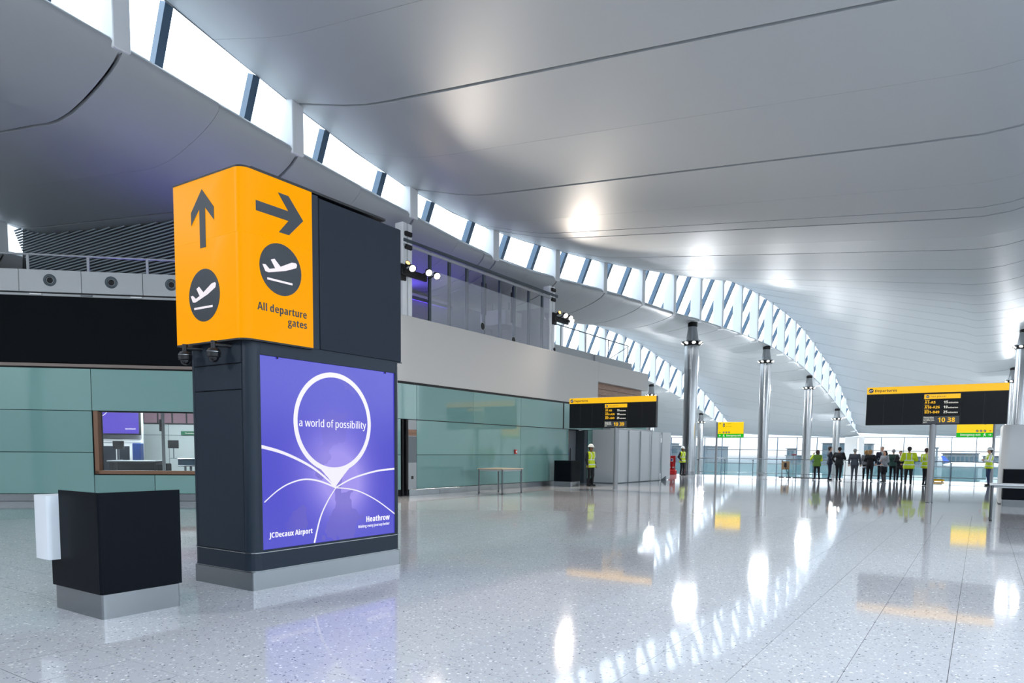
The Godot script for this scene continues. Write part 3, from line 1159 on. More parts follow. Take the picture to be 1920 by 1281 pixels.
func flood_cluster(at: Vector3, heads: Array, label: String, called: String, up: Vector3) -> void:
	var c := thing(called, label, "floodlights", at, 0, "floodlight clusters")
	var st := ST()
	bx(st, Vector3(0.0, 0.0, -0.35), Vector3(0.1, 0.22, 1.2), 0.02)
	bx(st, Vector3(-0.08, 0.0, 0.1), Vector3(0.1, 0.5, 0.3), 0.02)
	part("bracket", st, M.black, c)
	for h in heads:
		var d := Vector3(0.75, -0.5, 0.45).normalized()
		st = ST()
		var b := frame_of(d)
		lathe(st, [Vector2(0.0, -0.22), Vector2(0.07, -0.22), Vector2(0.1, -0.08), Vector2(0.12, 0.0), Vector2(0.105, 0.0), Vector2(0.1, -0.02)], h, 16, b)
		tube(st, h - d * 0.15, Vector3(0.0, 0, h.z), 0.025)
		part("lamp_head", st, M.darker, c)
		st = ST()
		lathe(st, [Vector2(0.102, -0.015), Vector2(0.06, 0.01), Vector2(0.0, 0.016)], h, 16, b, true)
		part("lens", st, M.lamp, c)
		spot(c, h + d * 0.03, h + d * 3.0, Color(1, 0.95, 0.89), FLOOD, 62.0, 0.06)
	# one warm lamp, itself unseen, turned up to light patches on the roof
	var b2 := frame_of(up)
	st = ST()
	lathe(st, [Vector2(0.0, -0.16), Vector2(0.05, -0.16), Vector2(0.08, 0.0), Vector2(0.07, 0.0)], Vector3(0.25, 0.22, 0.2), 12, b2)
	tube(st, Vector3(0.25, 0.22, 0.2) - up * 0.1, Vector3(0, 0.05, 0.2), 0.02)
	part("unseen_uplight_head", st, M.darker, c)
	st = ST()
	lathe(st, [Vector2(0.068, -0.01), Vector2(0.0, 0.01)], Vector3(0.25, 0.22, 0.2), 12, b2)
	part("unseen_uplight_lens", st, glow(Color(1.0, 0.75, 0.45), 3.0), c)
	spot(c, Vector3(0.25, 0.22, 0.2) + up * 0.04, Vector3(0.25, 0.22, 0.2) + up * 3.0, Color(1, 0.84, 0.64), UP, 24.0, 0.05)

const UP := 1.0
const FLOOD := 20.0

# ------------------------------------------------------------------ upper deck and slatted wall behind the angled wall
func deck() -> void:
	var d := structure("floor_002", "upper deck behind the grey parapet")
	var st := ST()
	prism(st, PackedVector2Array([Vector2(-26.4, 4.0), Vector2(-15.4, 13.65), Vector2(-15.6, 13.9), Vector2(-52, 13.9), Vector2(-52, 4.0)]), 5.2, 5.5)
	part("slab", st, M.grey, d)
	var w := structure("wall_slatted", "wall of pale horizontal slats over black on the upper deck")
	var u := 13.45
	var prof := soffit(u)
	var poly := PackedVector2Array([Vector2(-33.9, 5.5)])
	for q in prof:
		if q.x > 0.3 and q.x < 16.9: poly.append(Vector2(-34.0 + q.x, q.y + 0.12))
	poly.append(Vector2(-17.3, 5.5))
	st = ST()
	extrude(st, poly, -(u + 0.3), -(u + 0.1))
	part("backing", st, M.black, w)
	var n := 0
	for k in 46:
		var y := 5.55 + 0.109 * k
		var a := -33.94 + (10.48 - y) * 0.75
		var b := -17.3
		for i in range(2, prof.size() - 8):
			if prof[i].y < y + 0.03 and prof[i - 1].y >= y + 0.03:
				b = minf(b, -34.0 + lerpf(prof[i - 1].x, prof[i].x, (prof[i - 1].y - y - 0.03) / (prof[i - 1].y - prof[i].y)))
		if b - a < 0.3: continue
		st = ST()
		bx(st, V((a + b) / 2, y, u), Vector3(b - a, 0.05, 0.07), 0.008)
		st.generate_normals()
		piece("slat", n, st.commit(), M.slat, w)
		n += 1
	# the wall below the deck behind the service window is built in back_room()

# ------------------------------------------------------------------ round columns with their floodlight rings
func column(t: float, u: float, base: float, label: String, ringlabel: String, power := RING) -> void:
	var p := soffit(u)
	var top := wave(HL, u) + 0.42 * (wave(HB, u) - wave(HL, u)) - 0.05
	var c := thing("round_column", label, "column", V(t, base, u), 0, "polished steel columns under the roof edge")
	var st := ST()
	var ry := top - 1.2 - base
	lathe(st, [Vector2(0.44, 0.22), Vector2(0.44, ry - 0.1)], Vector3.ZERO, 40)
	part("shaft", st, M.column, c)
	st = ST()
	lathe(st, [Vector2(0.0, 0.0), Vector2(0.46, 0.0), Vector2(0.46, 0.22), Vector2(0.44, 0.22)], Vector3.ZERO, 40)
	part("base_collar", st, M.steel, c)
	st = ST()
	for a in [-0.9, 1.1, 2.9]:
		bx(st, Vector3(0.438 * cos(a), (ry + 0.1) / 2, 0.438 * sin(a)), Vector3(0.014, ry - 0.3, 0.014))
	part("seam", st, M.joint, c)
	st = ST()
	lathe(st, [Vector2(0.42, ry - 0.1), Vector2(0.42, ry + 0.1), Vector2(0.27, top - 0.12 - base)], Vector3.ZERO, 32)
	part("tapered_head", st, M.column, c)
	st = ST()
	lathe(st, [Vector2(0.3, top - 0.12 - base), Vector2(0.3, top + 0.15 - base), Vector2(0.0, top + 0.15 - base)], Vector3.ZERO, 24)
	part("bearing", st, M.black, c)
	var r := thing("floodlight_ring", ringlabel, "floodlights", V(t, base + ry, u), 0, "floodlight rings on the columns")
	st = ST()
	lathe(st, [Vector2(0.43, -0.14), Vector2(0.5, -0.14), Vector2(0.5, 0.14), Vector2(0.43, 0.14)], Vector3.ZERO, 32)
	part("ring_band", st, M.darker, r)
	for k in 8:
		var a := TAU * (k + 0.35) / 8
		var o := Vector3(cos(a), 0, sin(a))
		var d := (o * 0.62 + Vector3(0, -0.78, 0)).normalized()
		var at := o * 0.62
		st = ST()
		lathe(st, [Vector2(0.0, -0.2), Vector2(0.06, -0.2), Vector2(0.11, -0.06), Vector2(0.13, 0.0), Vector2(0.12, 0.0)], at, 12, frame_of(d))
		tube(st, o * 0.48, at - d * 0.12, 0.03, 0.03, 6)
		part("lamp_head", st, M.grey, r)
		st = ST()
		lathe(st, [Vector2(0.12, -0.01), Vector2(0.07, 0.012), Vector2(0.0, 0.018)], at, 12, frame_of(d), true)
		part("lens", st, M.lamp, r)
		spot(r, at + d * 0.03, at + d * 3.0, Color(0.96, 0.98, 1.0), power, 80.0, 0.06)

const RING := 18.0
const FAR := 25.0
const NEAR := 4.0

func columns() -> void:
	var us := [44.6, 63.2, 81.5, 100.0]
	var names := ["nearest and thickest steel column, beside the man in the white helmet and the red stand", "second steel column along the roof edge, right of the yellow direction sign", "third steel column along the roof edge, left of the woman in the green vest", "fourth and thinnest steel column, behind the two men in dark suits"]
	var rn := ["ring of floodlights on the nearest steel column", "ring of floodlights on the second steel column", "ring of floodlights on the third steel column", "small ring of floodlights on the fourth steel column"]
	for k in 4: column(-15.85, us[k], 0.0 if k == 0 else -6.0, names[k], rn[k], RING if k == 0 else FAR)
	column(2.15, 63.4, -6.0, "steel column at the right edge of the picture above the departures board", "ring of floodlights at the right edge above the departures board", 6.0)
	column(2.15, 82.0, -6.0, "farther steel column seen beside the right end of the departures board", "ring of floodlights just above the right end of the departures board", FAR)
	column(-34.2, 82.2, -6.0, "small distant steel column behind the left departures board", "small distant ring of floodlights behind the end of the white wall")
	column(-34.2, 100.9, -6.0, "small distant steel column left of the yellow direction sign", "tiny ring of floodlights left of the yellow direction sign")
	# unseen columns out of view, their floodlights placed to light near hall and left wall
	var off := [[2.15, -10.1, "unseen steel column behind the photographer on the right"], [2.15, 8.4, "unseen steel column just outside the picture on the right"], [-15.85, -10.1, "unseen steel column behind the photographer on the left"], [20.35, 8.4, "unseen steel column far outside the picture on the right"]]
	for q in off: column(q[0], q[1], 0.0, q[2], "ring of floodlights on the " + q[2], NEAR * (8.0 if q[0] < 0 else 1.0))
	# where the roof edge meets the far wall: a square pier
	var p := thing("end_pier", "pale square pier where the roof edge comes down at the far glass wall", "pier", V(-16.3, -6, 118.5))
	var st := ST()
	bx(st, Vector3(-0.35, 5.0, 0), Vector3(1.7, 10.0, 0.6), 0.03)
	part("pier_shaft", st, M.white, p)
	st = ST()
	bx(st, Vector3(1.1, 5.0, 0), Vector3(0.7, 10.0, 0.6), 0.03)
	part("pier_shaft", st, M.white, p)

# ------------------------------------------------------------------ the sign tower in the foreground
const PLANE := [Vector2(0.78, 0.35), Vector2(0.72, 0.41), Vector2(0.52, 0.39), Vector2(-0.03, 0.11), Vector2(-0.31, 0.36), Vector2(-0.48, 0.29), Vector2(-0.28, 0.0), Vector2(-0.55, -0.08), Vector2(-0.74, 0.06), Vector2(-0.87, 0.04), Vector2(-0.74, -0.2), Vector2(-0.59, -0.22), Vector2(0.24, 0.01), Vector2(0.74, 0.22)]

func icon(parent: Node3D, xf: Transform3D, r: float) -> void:
	var st := ST()
	extrude(st, disc(Vector2.ZERO, r, 36), 0.0, 0.003, xf)
	var d := part("pictogram_disc", st, M.ink, parent)
	var poly := PackedVector2Array()
	for p in PLANE: poly.append(p * r)
	st = ST()
	extrude(st, poly, 0.003, 0.006, xf)
	part("aircraft_symbol", st, M.print_white, d)
	st = ST()
	extrude(st, PackedVector2Array([Vector2(-0.66, -0.5) * r, Vector2(0.54, -0.5) * r, Vector2(0.54, -0.42) * r, Vector2(-0.66, -0.42) * r]), 0.003, 0.006, xf)
	part("runway_bar", st, M.print_white, d)

func poster_quad(st: SurfaceTool, a: Vector3, b: Vector3, c: Vector3, d: Vector3, n: Vector3) -> void:
	# a bottom left, b bottom right, c top right, d top left
	var uv := [Vector2(0, 1), Vector2(1, 1), Vector2(1, 0), Vector2(0, 0)]
	var p := [a, b, c, d]
	var order := [0, 1, 2, 0, 2, 3] if (b - a).cross(c - a).dot(n) < 0 else [0, 2, 1, 0, 3, 2]
	for i in order:
		st.set_uv(uv[i])
		st.add_vertex(p[i])

func totem() -> void:
	var o := thing("sign_tower", "tall dark sign tower with an orange direction sign above a violet lit poster", "sign tower", V(-6.775, 0, 5.665))
	var back := Transform3D(Basis(), -o.position)
	var add := func(called: String, st: SurfaceTool, m: Material, parent: Node3D, label := "") -> MeshInstance3D:
		var q := part(called, st, m, parent, label)
		if parent == o: q.position = -o.position
		return q
	var st := ST()
	prism(st, rrect(-7.3, -6.25, 4.54, 6.79, 0.035), 0.0, 0.19)
	add.call("plinth", st, M.steel, o, "brushed steel plinth")
	st = ST()
	prism(st, rrect(-7.29, -6.26, 4.55, 6.78, 0.09), 0.19, 0.2)
	prism(st, rrect(-7.315, -6.235, 4.525, 6.805, 0.12), 0.2, 0.207)
	prism(st, rrect(-7.315, -6.235, 4.525, 6.805, 0.12), 0.39, 0.4)
	add.call("trim_line", st, M.steel, o)
	st = ST()
	prism(st, rrect(-7.31, -6.24, 4.53, 6.8, 0.12), 0.207, 0.39)
	add.call("base_band", st, M.dark, o)
	st = ST()
	prism(st, rrect(-7.29, -6.27, 4.55, 6.78, 0.1), 0.4, 2.6)
	add.call("core", st, M.darker, o)
	# rounded corner posts
	for c in [[-6.36, 4.65, 1], [-7.19, 4.65, 0], [-6.36, 6.68, 2], [-7.19, 6.68, 3]]:
		st = ST()
		var p := PackedVector2Array()
		var a0: float = [PI, -PI / 2, 0.0, PI / 2][c[2]]
		for k in 9: p.append(Vector2(c[0], c[1]) + Vector2(cos(a0 + k * PI / 16), sin(a0 + k * PI / 16)) * 0.12)
		p.append(Vector2(c[0], c[1]))
		prism(st, p, 0.4, 2.595, true)
		add.call("corner_post", st, M.dark, o)
	# front panels
	for r in [[0.405, 2.09], [2.1, 2.36], [2.37, 2.595]]:
		st = ST()
		bb(st, -7.185, -6.37, r[0], r[1], 4.53, 4.56, 0.004)
		add.call("side_panel", st, M.dark, o)
	# poster frame, both sides; the far poster is unseen, placed to tint the roof edge
	for sgn in [1.0, -1.0]:
		var tf: float = -6.775 + 0.535 * sgn
		var tb: float = -6.775 + 0.505 * sgn
		st = ST()
		bb(st, tb, tf, 0.4, 2.595, 4.63, 4.668, 0.003)
		bb(st, tb, tf, 0.4, 2.595, 6.692, 6.72, 0.003)
		bb(st, tb, tf, 2.455, 2.595, 4.668, 6.692, 0.003)
		bb(st, tb, tf, 0.4, 0.42, 4.668, 6.692, 0.003)
		add.call("poster_frame", st, M.dark, o)
		st = ST()
		st.set_smooth_group(-1)
		var tp: float = tf - 0.018 * sgn
		if sgn > 0: poster_quad(st, V(tp, 0.42, 4.668), V(tp, 0.42, 6.692), V(tp, 2.455, 6.692), V(tp, 2.455, 4.668), Vector3(1, 0, 0))
		else: poster_quad(st, V(tp, 0.42, 6.692), V(tp, 0.42, 4.668), V(tp, 2.455, 4.668), V(tp, 2.455, 6.692), Vector3(-1, 0, 0))
		var po: MeshInstance3D = add.call("lit_poster", st, M.poster, o, "violet backlit poster with a white ring and lines")
		if sgn > 0:
			var f := func(u: float, h: float) -> Transform3D: return Transform3D(Basis(), Vector3.ZERO) * face_x(tp + 0.001, 0.42 + h * 2.03, 4.668 + u * 2.024)
			words("a world of possibility", 0.082, M.poster_white, po, f.call(0.497, 0.648), false, 400, false, 0.95)
			words("JCDecaux Airport", 0.056, M.poster_white, po, f.call(0.045, 0.058), true, 700, false, 0.9)
			words("Heathrow", 0.068, M.poster_white, po, f.call(0.948, 0.087), false, 700, true, 0.92)
			words("Making every journey better", 0.032, M.poster_white, po, f.call(0.948, 0.056), false, 400, true, 0.96)
			for x in [0.11, 0.91]:
				st = ST()
				bx(st, V(tp + 0.01, 2.447, 4.668 + x * 2.024), Vector3(0.015, 0.025, 0.012))
				part("clip", st, M.black, po)
		area(o, V(tf + 0.03 * sgn, 1.44, 5.68) - o.position, Vector3(sgn, 0, 0), Vector2(2.0, 2.0), Color(0.45, 0.4, 1.0), 0.4)
	# orange lit sign
	st = ST()
	prism(st, rrect(-7.365, -6.2, 4.45, 5.335, 0.11, [0, 1, 0, 0], 8), 2.6, 3.642, true)
	prism(st, rrect(-7.365, -6.2, 4.45, 5.335, 0.11, [0, 1, 0, 0], 8), 3.645, 4.268, true)
	var sg: MeshInstance3D = add.call("orange_sign", st, M.orange, o, "orange backlit direction sign")
	st = ST()
	prism(st, rrect(-7.367, -6.198, 4.448, 5.337, 0.11, [0, 1, 0, 0], 8), 4.268, 4.285)
	add.call("sign_edge", st, M.darker, o)
	st = ST()
	prism(st, rrect(-7.367, -6.198, 4.448, 5.337, 0.11, [0, 1, 0, 0], 8), 2.583, 2.6)
	add.call("sign_edge", st, M.darker, o)
	st = ST()
	prism(st, rrect(-7.35, -6.215, 4.465, 5.335, 0.1, [0, 1, 0, 0], 8), 2.6, 4.265)
	add.call("sign_core", st, M.black, o)
	var R := face_x(-6.2, 0, 0)
	st = ST()
	extrude(st, PackedVector2Array([Vector2(4.62, 3.88), Vector2(5.02, 3.88), Vector2(4.895, 3.735), Vector2(5.025, 3.735), Vector2(5.215, 3.93), Vector2(5.025, 4.135), Vector2(4.89, 4.135), Vector2(5.02, 3.98), Vector2(4.62, 3.98)]), 0.0, 0.003, R)
	part("arrow", st, M.ink, sg)
	icon(sg, R * Transform3D(Basis(), Vector3(4.915, 3.355, 0)), 0.265)
	words("All departure", 0.076, M.ink, sg, R * Transform3D(Basis(), Vector3(5.25, 2.9, 0.001)), false, 700, true, 0.93)
	words("gates", 0.076, M.ink, sg, R * Transform3D(Basis(), Vector3(5.25, 2.79, 0.001)), false, 700, true, 0.93)
	var F := face_z(-6.845, 0, 4.45)
	st = ST()
	extrude(st, PackedVector2Array([Vector2(0, 4.155), Vector2(-0.2, 3.945), Vector2(-0.2, 3.815), Vector2(-0.05, 3.965), Vector2(-0.05, 3.565), Vector2(0.05, 3.565), Vector2(0.05, 3.965), Vector2(0.2, 3.815), Vector2(0.2, 3.945)]), 0.0, 0.003, F)
	part("arrow", st, M.ink, sg)
	icon(sg, F * Transform3D(Basis(), Vector3(0, 3.08, 0)), 0.27)
	area(o, V(-6.15, 3.43, 4.9) - o.position, Vector3(1, 0, 0), Vector2(0.85, 1.6), Color(1.0, 0.6, 0.1), 0.4)
	area(o, V(-6.8, 3.43, 4.4) - o.position, Vector3(0, 0, 1), Vector2(1.1, 1.6), Color(1.0, 0.6, 0.1), 0.4)
	# dark upper box behind the sign
	st = ST()
	bb(st, -7.31, -6.25, 2.6, 4.26, 5.34, 6.8, 0.01)
	add.call("upper_box", st, M.dark, o)
	st = ST()
	bb(st, -6.26, -6.235, 2.6, 4.27, 5.34, 5.455, 0.004)
	bb(st, -6.26, -6.235, 2.59, 2.6, 5.34, 6.8)
	add.call("upper_frame", st, M.dark, o)
	st = ST()
	bb(st, -6.26, -6.238, 2.605, 4.25, 5.47, 6.79, 0.004)
	add.call("upper_panel", st, M.panel, o, "dark blue-grey blank panel")
	st = ST()
	bb(st, -7.28, -6.24, 4.285, 4.315, 4.6, 6.52, 0.004)
	add.call("top_cap", st, M.darker, o)
	# two dome cameras on arms under the sign
	for k in 2:
		var t: float = [-7.14, -6.63][k]
		var c := thing("dome_camera", ["dome camera under the left edge of the orange sign", "dome camera under the middle of the orange sign's front face"][k], "camera", V(t, 2.56, 4.4), 0, "dome cameras under the orange sign")
		st = ST()
		tube(st, Vector3(0.12, -0.012, -0.16), Vector3(0, -0.012, 0), 0.02, 0.02, 10)
		tube(st, Vector3(0, 0.03, 0), Vector3(0, -0.05, 0), 0.028, 0.028, 12)
		part("arm", st, M.darker, c)
		st = ST()
		lathe(st, [Vector2(0.0, -0.045), Vector2(0.05, -0.05), Vector2(0.068, -0.075), Vector2(0.07, -0.085)], Vector3.ZERO, 20, Basis(), true)
		lathe(st, [Vector2(0.066, -0.085), Vector2(0.066, -0.095)], Vector3.ZERO, 20)
		lathe(st, [Vector2(0.07, -0.095), Vector2(0.068, -0.13), Vector2(0.055, -0.14)], Vector3.ZERO, 20)
		part("housing", st, M.darker, c)
		st = ST()
		lathe(st, [Vector2(0.0725, -0.082), Vector2(0.0725, -0.088)], Vector3.ZERO, 20)
		part("band", st, M.steel, c)
		st = ST()
		ball(st, Vector3(0, -0.135, 0), Vector3(0.052, 0.055, 0.052), 16, -1.0, 0.05)
		part("dome", st, mat(c8(20, 20, 24), 0.05), c)

func podium(called: String, label: String, t0: float, t1: float, u0: float, u1: float, h: float) -> Node3D:
	var c := Vector2((t0 + t1) / 2, (u0 + u1) / 2)
	var o := thing(called, label, "podium", V(c.x, 0, c.y))
	var a := (t1 - t0) / 2
	var b := (u1 - u0) / 2
	var st := ST()
	prism(st, rrect(-a + 0.01, a - 0.01, -b + 0.01, b - 0.01, 0.03), 0.0, 0.2)
	part("plinth", st, M.steel, o, "brushed steel plinth")
	st = ST()
	prism(st, rrect(-a, a, -b, b, 0.05), 0.205, h)
	part("body", st, M.blackpanel, o)
	return o

func podiums() -> void:
	# the near one: two tall sheets over a low body, open at the back
	var o := thing("podium", "black podium with a steel plinth in the left foreground, white box on its side", "podium", V(-6.65, 0, 3.37))
	var st := ST()
	prism(st, rrect(-0.44, 0.42, -0.35, 0.36, 0.03), 0.0, 0.215)
	part("plinth", st, M.steel, o, "brushed steel plinth")
	st = ST()
	# front sheet (notched for the box), rounded corner, right sheet
	extrude(st, PackedVector2Array([Vector2(-0.445, 0.22), Vector2(0.4, 0.22), Vector2(0.4, 1.1), Vector2(-0.27, 1.1), Vector2(-0.27, 0.5), Vector2(-0.445, 0.5)]), 0.35, 0.365)
	part("front_sheet", st, M.blackpanel, o)
	st = ST()
	var p := PackedVector2Array()
	for k in 7: p.append(Vector2(0.4, -0.335) + Vector2(sin(k * PI / 12), -cos(k * PI / 12)) * 0.03)
	for k in 7: p.append(Vector2(0.4, -0.335) + Vector2(cos(k * PI / 12), -sin(k * PI / 12)) * 0.015)
	prism(st, p, 0.22, 1.1, true)
	part("corner_bend", st, M.blackpanel, o)
	st = ST()
	bb(st, 0.415, 0.43, 0.22, 1.1, -0.335, 0.37)
	part("right_sheet", st, M.blackpanel, o)
	st = ST()
	bb(st, -0.42, 0.4, 0.22, 0.7, -0.33, 0.36)
	part("inner_cabinet", st, M.black, o)
	st = ST()
	prism(st, rrect(-0.55, -0.27, -0.46, -0.2, 0.035, [1, 1, 1, 1], 6), 0.47, 1.05, true)
	part("side_box", st, mat(c8(218, 222, 228), 0.35), o, "white rounded box")
	podium("podium", "black podium with a steel plinth beside the helmeted man at the green wall", -14.93, -14.08, 25.6, 26.4, 1.075)
	podium("podium", "dark podium at the right edge behind the thin-legged table", 0.56, 2.0, 24.8, 25.7, 1.08)

# ------------------------------------------------------------------ departure boards and yellow direction signs
func board(t0: float, tp: float, clock: String, label: String) -> void:
	var u := 25.06
	var o := thing("departures_board", label, "display board", V(tp, 0, u + 0.1), 0, "departures boards on posts")
	var w := 3.71
	var x0 := t0 - tp
	var z := 0.1
	var st := ST()
	tube(st, Vector3(0, 0.02, 0), Vector3(0, 2.45, 0), 0.095, 0.095, 20)
	part("post", st, M.postmetal, o)
	st = ST()
	lathe(st, [Vector2(0.0, 0.0), Vector2(0.1, 0.0), Vector2(0.1, 0.02), Vector2(0.0, 0.02)], Vector3.ZERO, 20)
	part("foot_plate", st, M.steel, o)
	st = ST()
	bx(st, Vector3(x0 + w / 2, 2.99, 0.0), Vector3(w, 1.19, 0.17), 0.01)
	part("housing", st, M.darker, o)
	st = ST()
	bx(st, Vector3(x0 + w / 2, 3.475, z - 0.01), Vector3(w - 0.01, 0.215, 0.02), 0.003)
	var head := part("header_strip", st, M.yellow, o, "yellow lit header strip")
	icon(head, Transform3D(Basis(), Vector3(x0 + 0.12, 3.475, z)), 0.07)
	words("Departures", 0.082, M.ink, head, Transform3D(Basis(), Vector3(x0 + 0.22, 3.43, z)), true, 700, false, 1.0)
	var edges := [0.0, 0.5, 1.03, 1.57, 2.55, 3.13, w]
	for k in 6:
		st = ST()
		bx(st, Vector3(x0 + (edges[k] + edges[k + 1]) / 2, 2.875, z - 0.012), Vector3(edges[k + 1] - edges[k] - 0.02, 0.93, 0.02), 0.004)
		if k != 3:
			part("blank_screen", st, M.screen_off, o)
			continue
		var s := part("time_screen", st, M.screen_off, o, "lit time planner screen")
		var a: float = x0 + 1.58
		st = ST()
		bx(st, Vector3(a + 0.48, 3.245, z), Vector3(0.94, 0.14, 0.008))
		part("title_strip", st, M.yellow, s)
		icon(s, Transform3D(Basis(), Vector3(a + 0.1, 3.245, z + 0.004)), 0.045)
		words("Time planner", 0.05, M.ink, s, Transform3D(Basis(), Vector3(a + 0.17, 3.22, z + 0.003)))
		var rows := [["A1-A5", "15"], ["A16-A26", "10"], ["B31-B49", "25"]]
		for i in 3:
			var y := 3.03 - 0.148 * i
			words("Gates", 0.032, M.led_amber, s, Transform3D(Basis(), Vector3(a + 0.03, y + 0.088, z)), true, 700)
			words(rows[i][0], 0.075, M.led_amber, s, Transform3D(Basis(), Vector3(a + 0.03, y, z)), true, 700)
			words(rows[i][1], 0.075, M.led_white, s, Transform3D(Basis(), Vector3(a + 0.64, y, z)), false, 700, true)
			words("minutes", 0.045, M.led_white, s, Transform3D(Basis(), Vector3(a + 0.9, y, z)), false, 700, true)
		st = ST()
		bx(st, Vector3(a + 0.475, 2.535, z), Vector3(0.95, 0.23, 0.006))
		part("clock_panel", st, M.screen_grey, s)
		words(clock, 0.135, M.led_amber, s, Transform3D(Basis(), Vector3(a + 0.62, 2.465, z + 0.003)), false, 700)
		var lines := ["Please allow", "enough time", "to reach your", "gate"]
		for i in 4: words(lines[i], 0.032, M.led_white, s, Transform3D(Basis(), Vector3(a + 0.02, 2.6 - 0.047 * i, z + 0.003)), true, 700)
	area(o, Vector3(x0 + w / 2, 3.475, z + 0.03), Vector3(0, 0, 1), Vector2(w, 0.2), Color(1.0, 0.74, 0.1), 0.12)

func yellow_sign(t0: float, tp: float, from_right: bool, label: String) -> void:
	var u := 45.1
	var o := thing("direction_sign", label, "sign", V(tp, 0, u), 0, "yellow direction signs")
	var st := ST()
	tube(st, Vector3(0, 0, 0), Vector3(0, 3.4, 0), 0.07, 0.07, 14)
	part("post", st, M.postmetal, o)
	var x0 := t0 - tp
	st = ST()
	bx(st, Vector3(x0 + 0.8, 2.905, 0.02), Vector3(1.64, 1.0, 0.1), 0.01)
	part("housing", st, M.grey, o)
	st = ST()
	bx(st, Vector3(x0 + 0.8, 3.025, 0.075), Vector3(1.62, 0.74, 0.012))
	var y := part("yellow_face", st, M.sign_yellow, o, "yellow lit face")
	st = ST()
	bx(st, Vector3(x0 + 0.8, 2.54, 0.075), Vector3(1.62, 0.23, 0.012))
	var g := part("green_face", st, M.green, o, "green lit emergency exit strip")
	var z := 0.082
	var ax := x0 + (1.5 if from_right else 0.12)
	var sg := -1.0 if from_right else 1.0
	var arrow := func(cx: float, cy: float, s: float, dir: float, m: Material, parent: Node3D) -> void:
		var q := ST()
		var pts := PackedVector2Array()
		for p in [[-1, -0.15], [0.2, -0.15], [-0.25, -0.6], [0.1, -0.6], [0.75, 0], [0.1, 0.6], [-0.25, 0.6], [0.2, 0.15], [-1, 0.15]]: pts.append(Vector2(cx + p[0] * s * dir, cy + p[1] * s))
		extrude(q, pts, z, z + 0.004)
		part("arrow", q, m, parent)
	arrow.call(ax, 3.3, 0.07, 1.0 if from_right else -1.0, M.ink, y)
	arrow.call(ax, 2.75, 0.07, 1.0 if from_right else -1.0, mat(c8(200, 60, 10), 0.5), y)
	# three facility symbols, and a tall gate symbol above them
	for k in 3:
		icon(y, Transform3D(Basis(), Vector3(ax + sg * (0.24 + 0.17 * k), 2.75, z)), 0.06)
	st = ST()
	extrude(st, rrect(ax + sg * 0.24 - 0.055, ax + sg * 0.24 + 0.055, 3.08, 3.34, 0.05), z, z + 0.003)
	var tall := part("gate_symbol", st, M.ink, y)
	for q in [[0.0, 3.28], [0.0, 3.16]]:
		st = ST()
		extrude(st, disc(Vector2(ax + sg * 0.24, q[1]), 0.032, 14), z + 0.003, z + 0.006)
		part("symbol_dot", st, M.print_white, tall)
	for h in [3.3, 3.12]:
		words("To all gates" if h > 3.2 else "and lounges", 0.05, mat(c8(150, 110, 10), 0.5), y, Transform3D(Basis(), Vector3(ax + sg * 0.36, h - 0.02, z)), not from_right, 400, from_right)
	words("Emergency exit", 0.11, M.print_white, g, Transform3D(Basis(), Vector3(ax + sg * 0.42, 2.49, z)), not from_right, 700, from_right, 0.8)
	arrow.call(ax, 2.54, 0.08, 1.0 if from_right else -1.0, M.print_white, g)
	# running figure
	st = ST()
	var cx := ax + sg * 0.25
	extrude(st, disc(Vector2(cx + 0.015, 2.61), 0.022, 12), z, z + 0.004)
	extrude(st, PackedVector2Array([Vector2(cx - 0.01, 2.59), Vector2(cx + 0.03, 2.58), Vector2(cx + 0.025, 2.53), Vector2(cx + 0.06, 2.5), Vector2(cx + 0.05, 2.45), Vector2(cx + 0.03, 2.49), Vector2(cx - 0.01, 2.51), Vector2(cx - 0.03, 2.46), Vector2(cx - 0.07, 2.45), Vector2(cx - 0.04, 2.48), Vector2(cx - 0.02, 2.53)]), z, z + 0.004)
	extrude(st, PackedVector2Array([Vector2(cx - 0.06, 2.56), Vector2(cx + 0.0, 2.59), Vector2(cx + 0.06, 2.55), Vector2(cx + 0.05, 2.535), Vector2(cx + 0.0, 2.57), Vector2(cx - 0.05, 2.545)]), z, z + 0.0045)
	part("running_figure", st, M.print_white, g)
	area(o, Vector3(x0 + 0.8, 2.9, 0.1), Vector3(0, 0, 1), Vector2(1.6, 0.95), Color(1.0, 0.8, 0.1), 0.3)

func boards() -> void:
	board(-13.93, -11.87, "10 39", "departures board on a steel post in front of the white hoarding, clock reading 10 39")
	board(-3.13, -1.27, "10 38", "departures board on a steel post at the right, clock reading 10 38")
	yellow_sign(-14.12, -14.22, false, "yellow and green direction sign on a post between the first two steel columns")
	yellow_sign(-1.16, 0.52, true, "yellow and green direction sign half hidden below the right departures board")

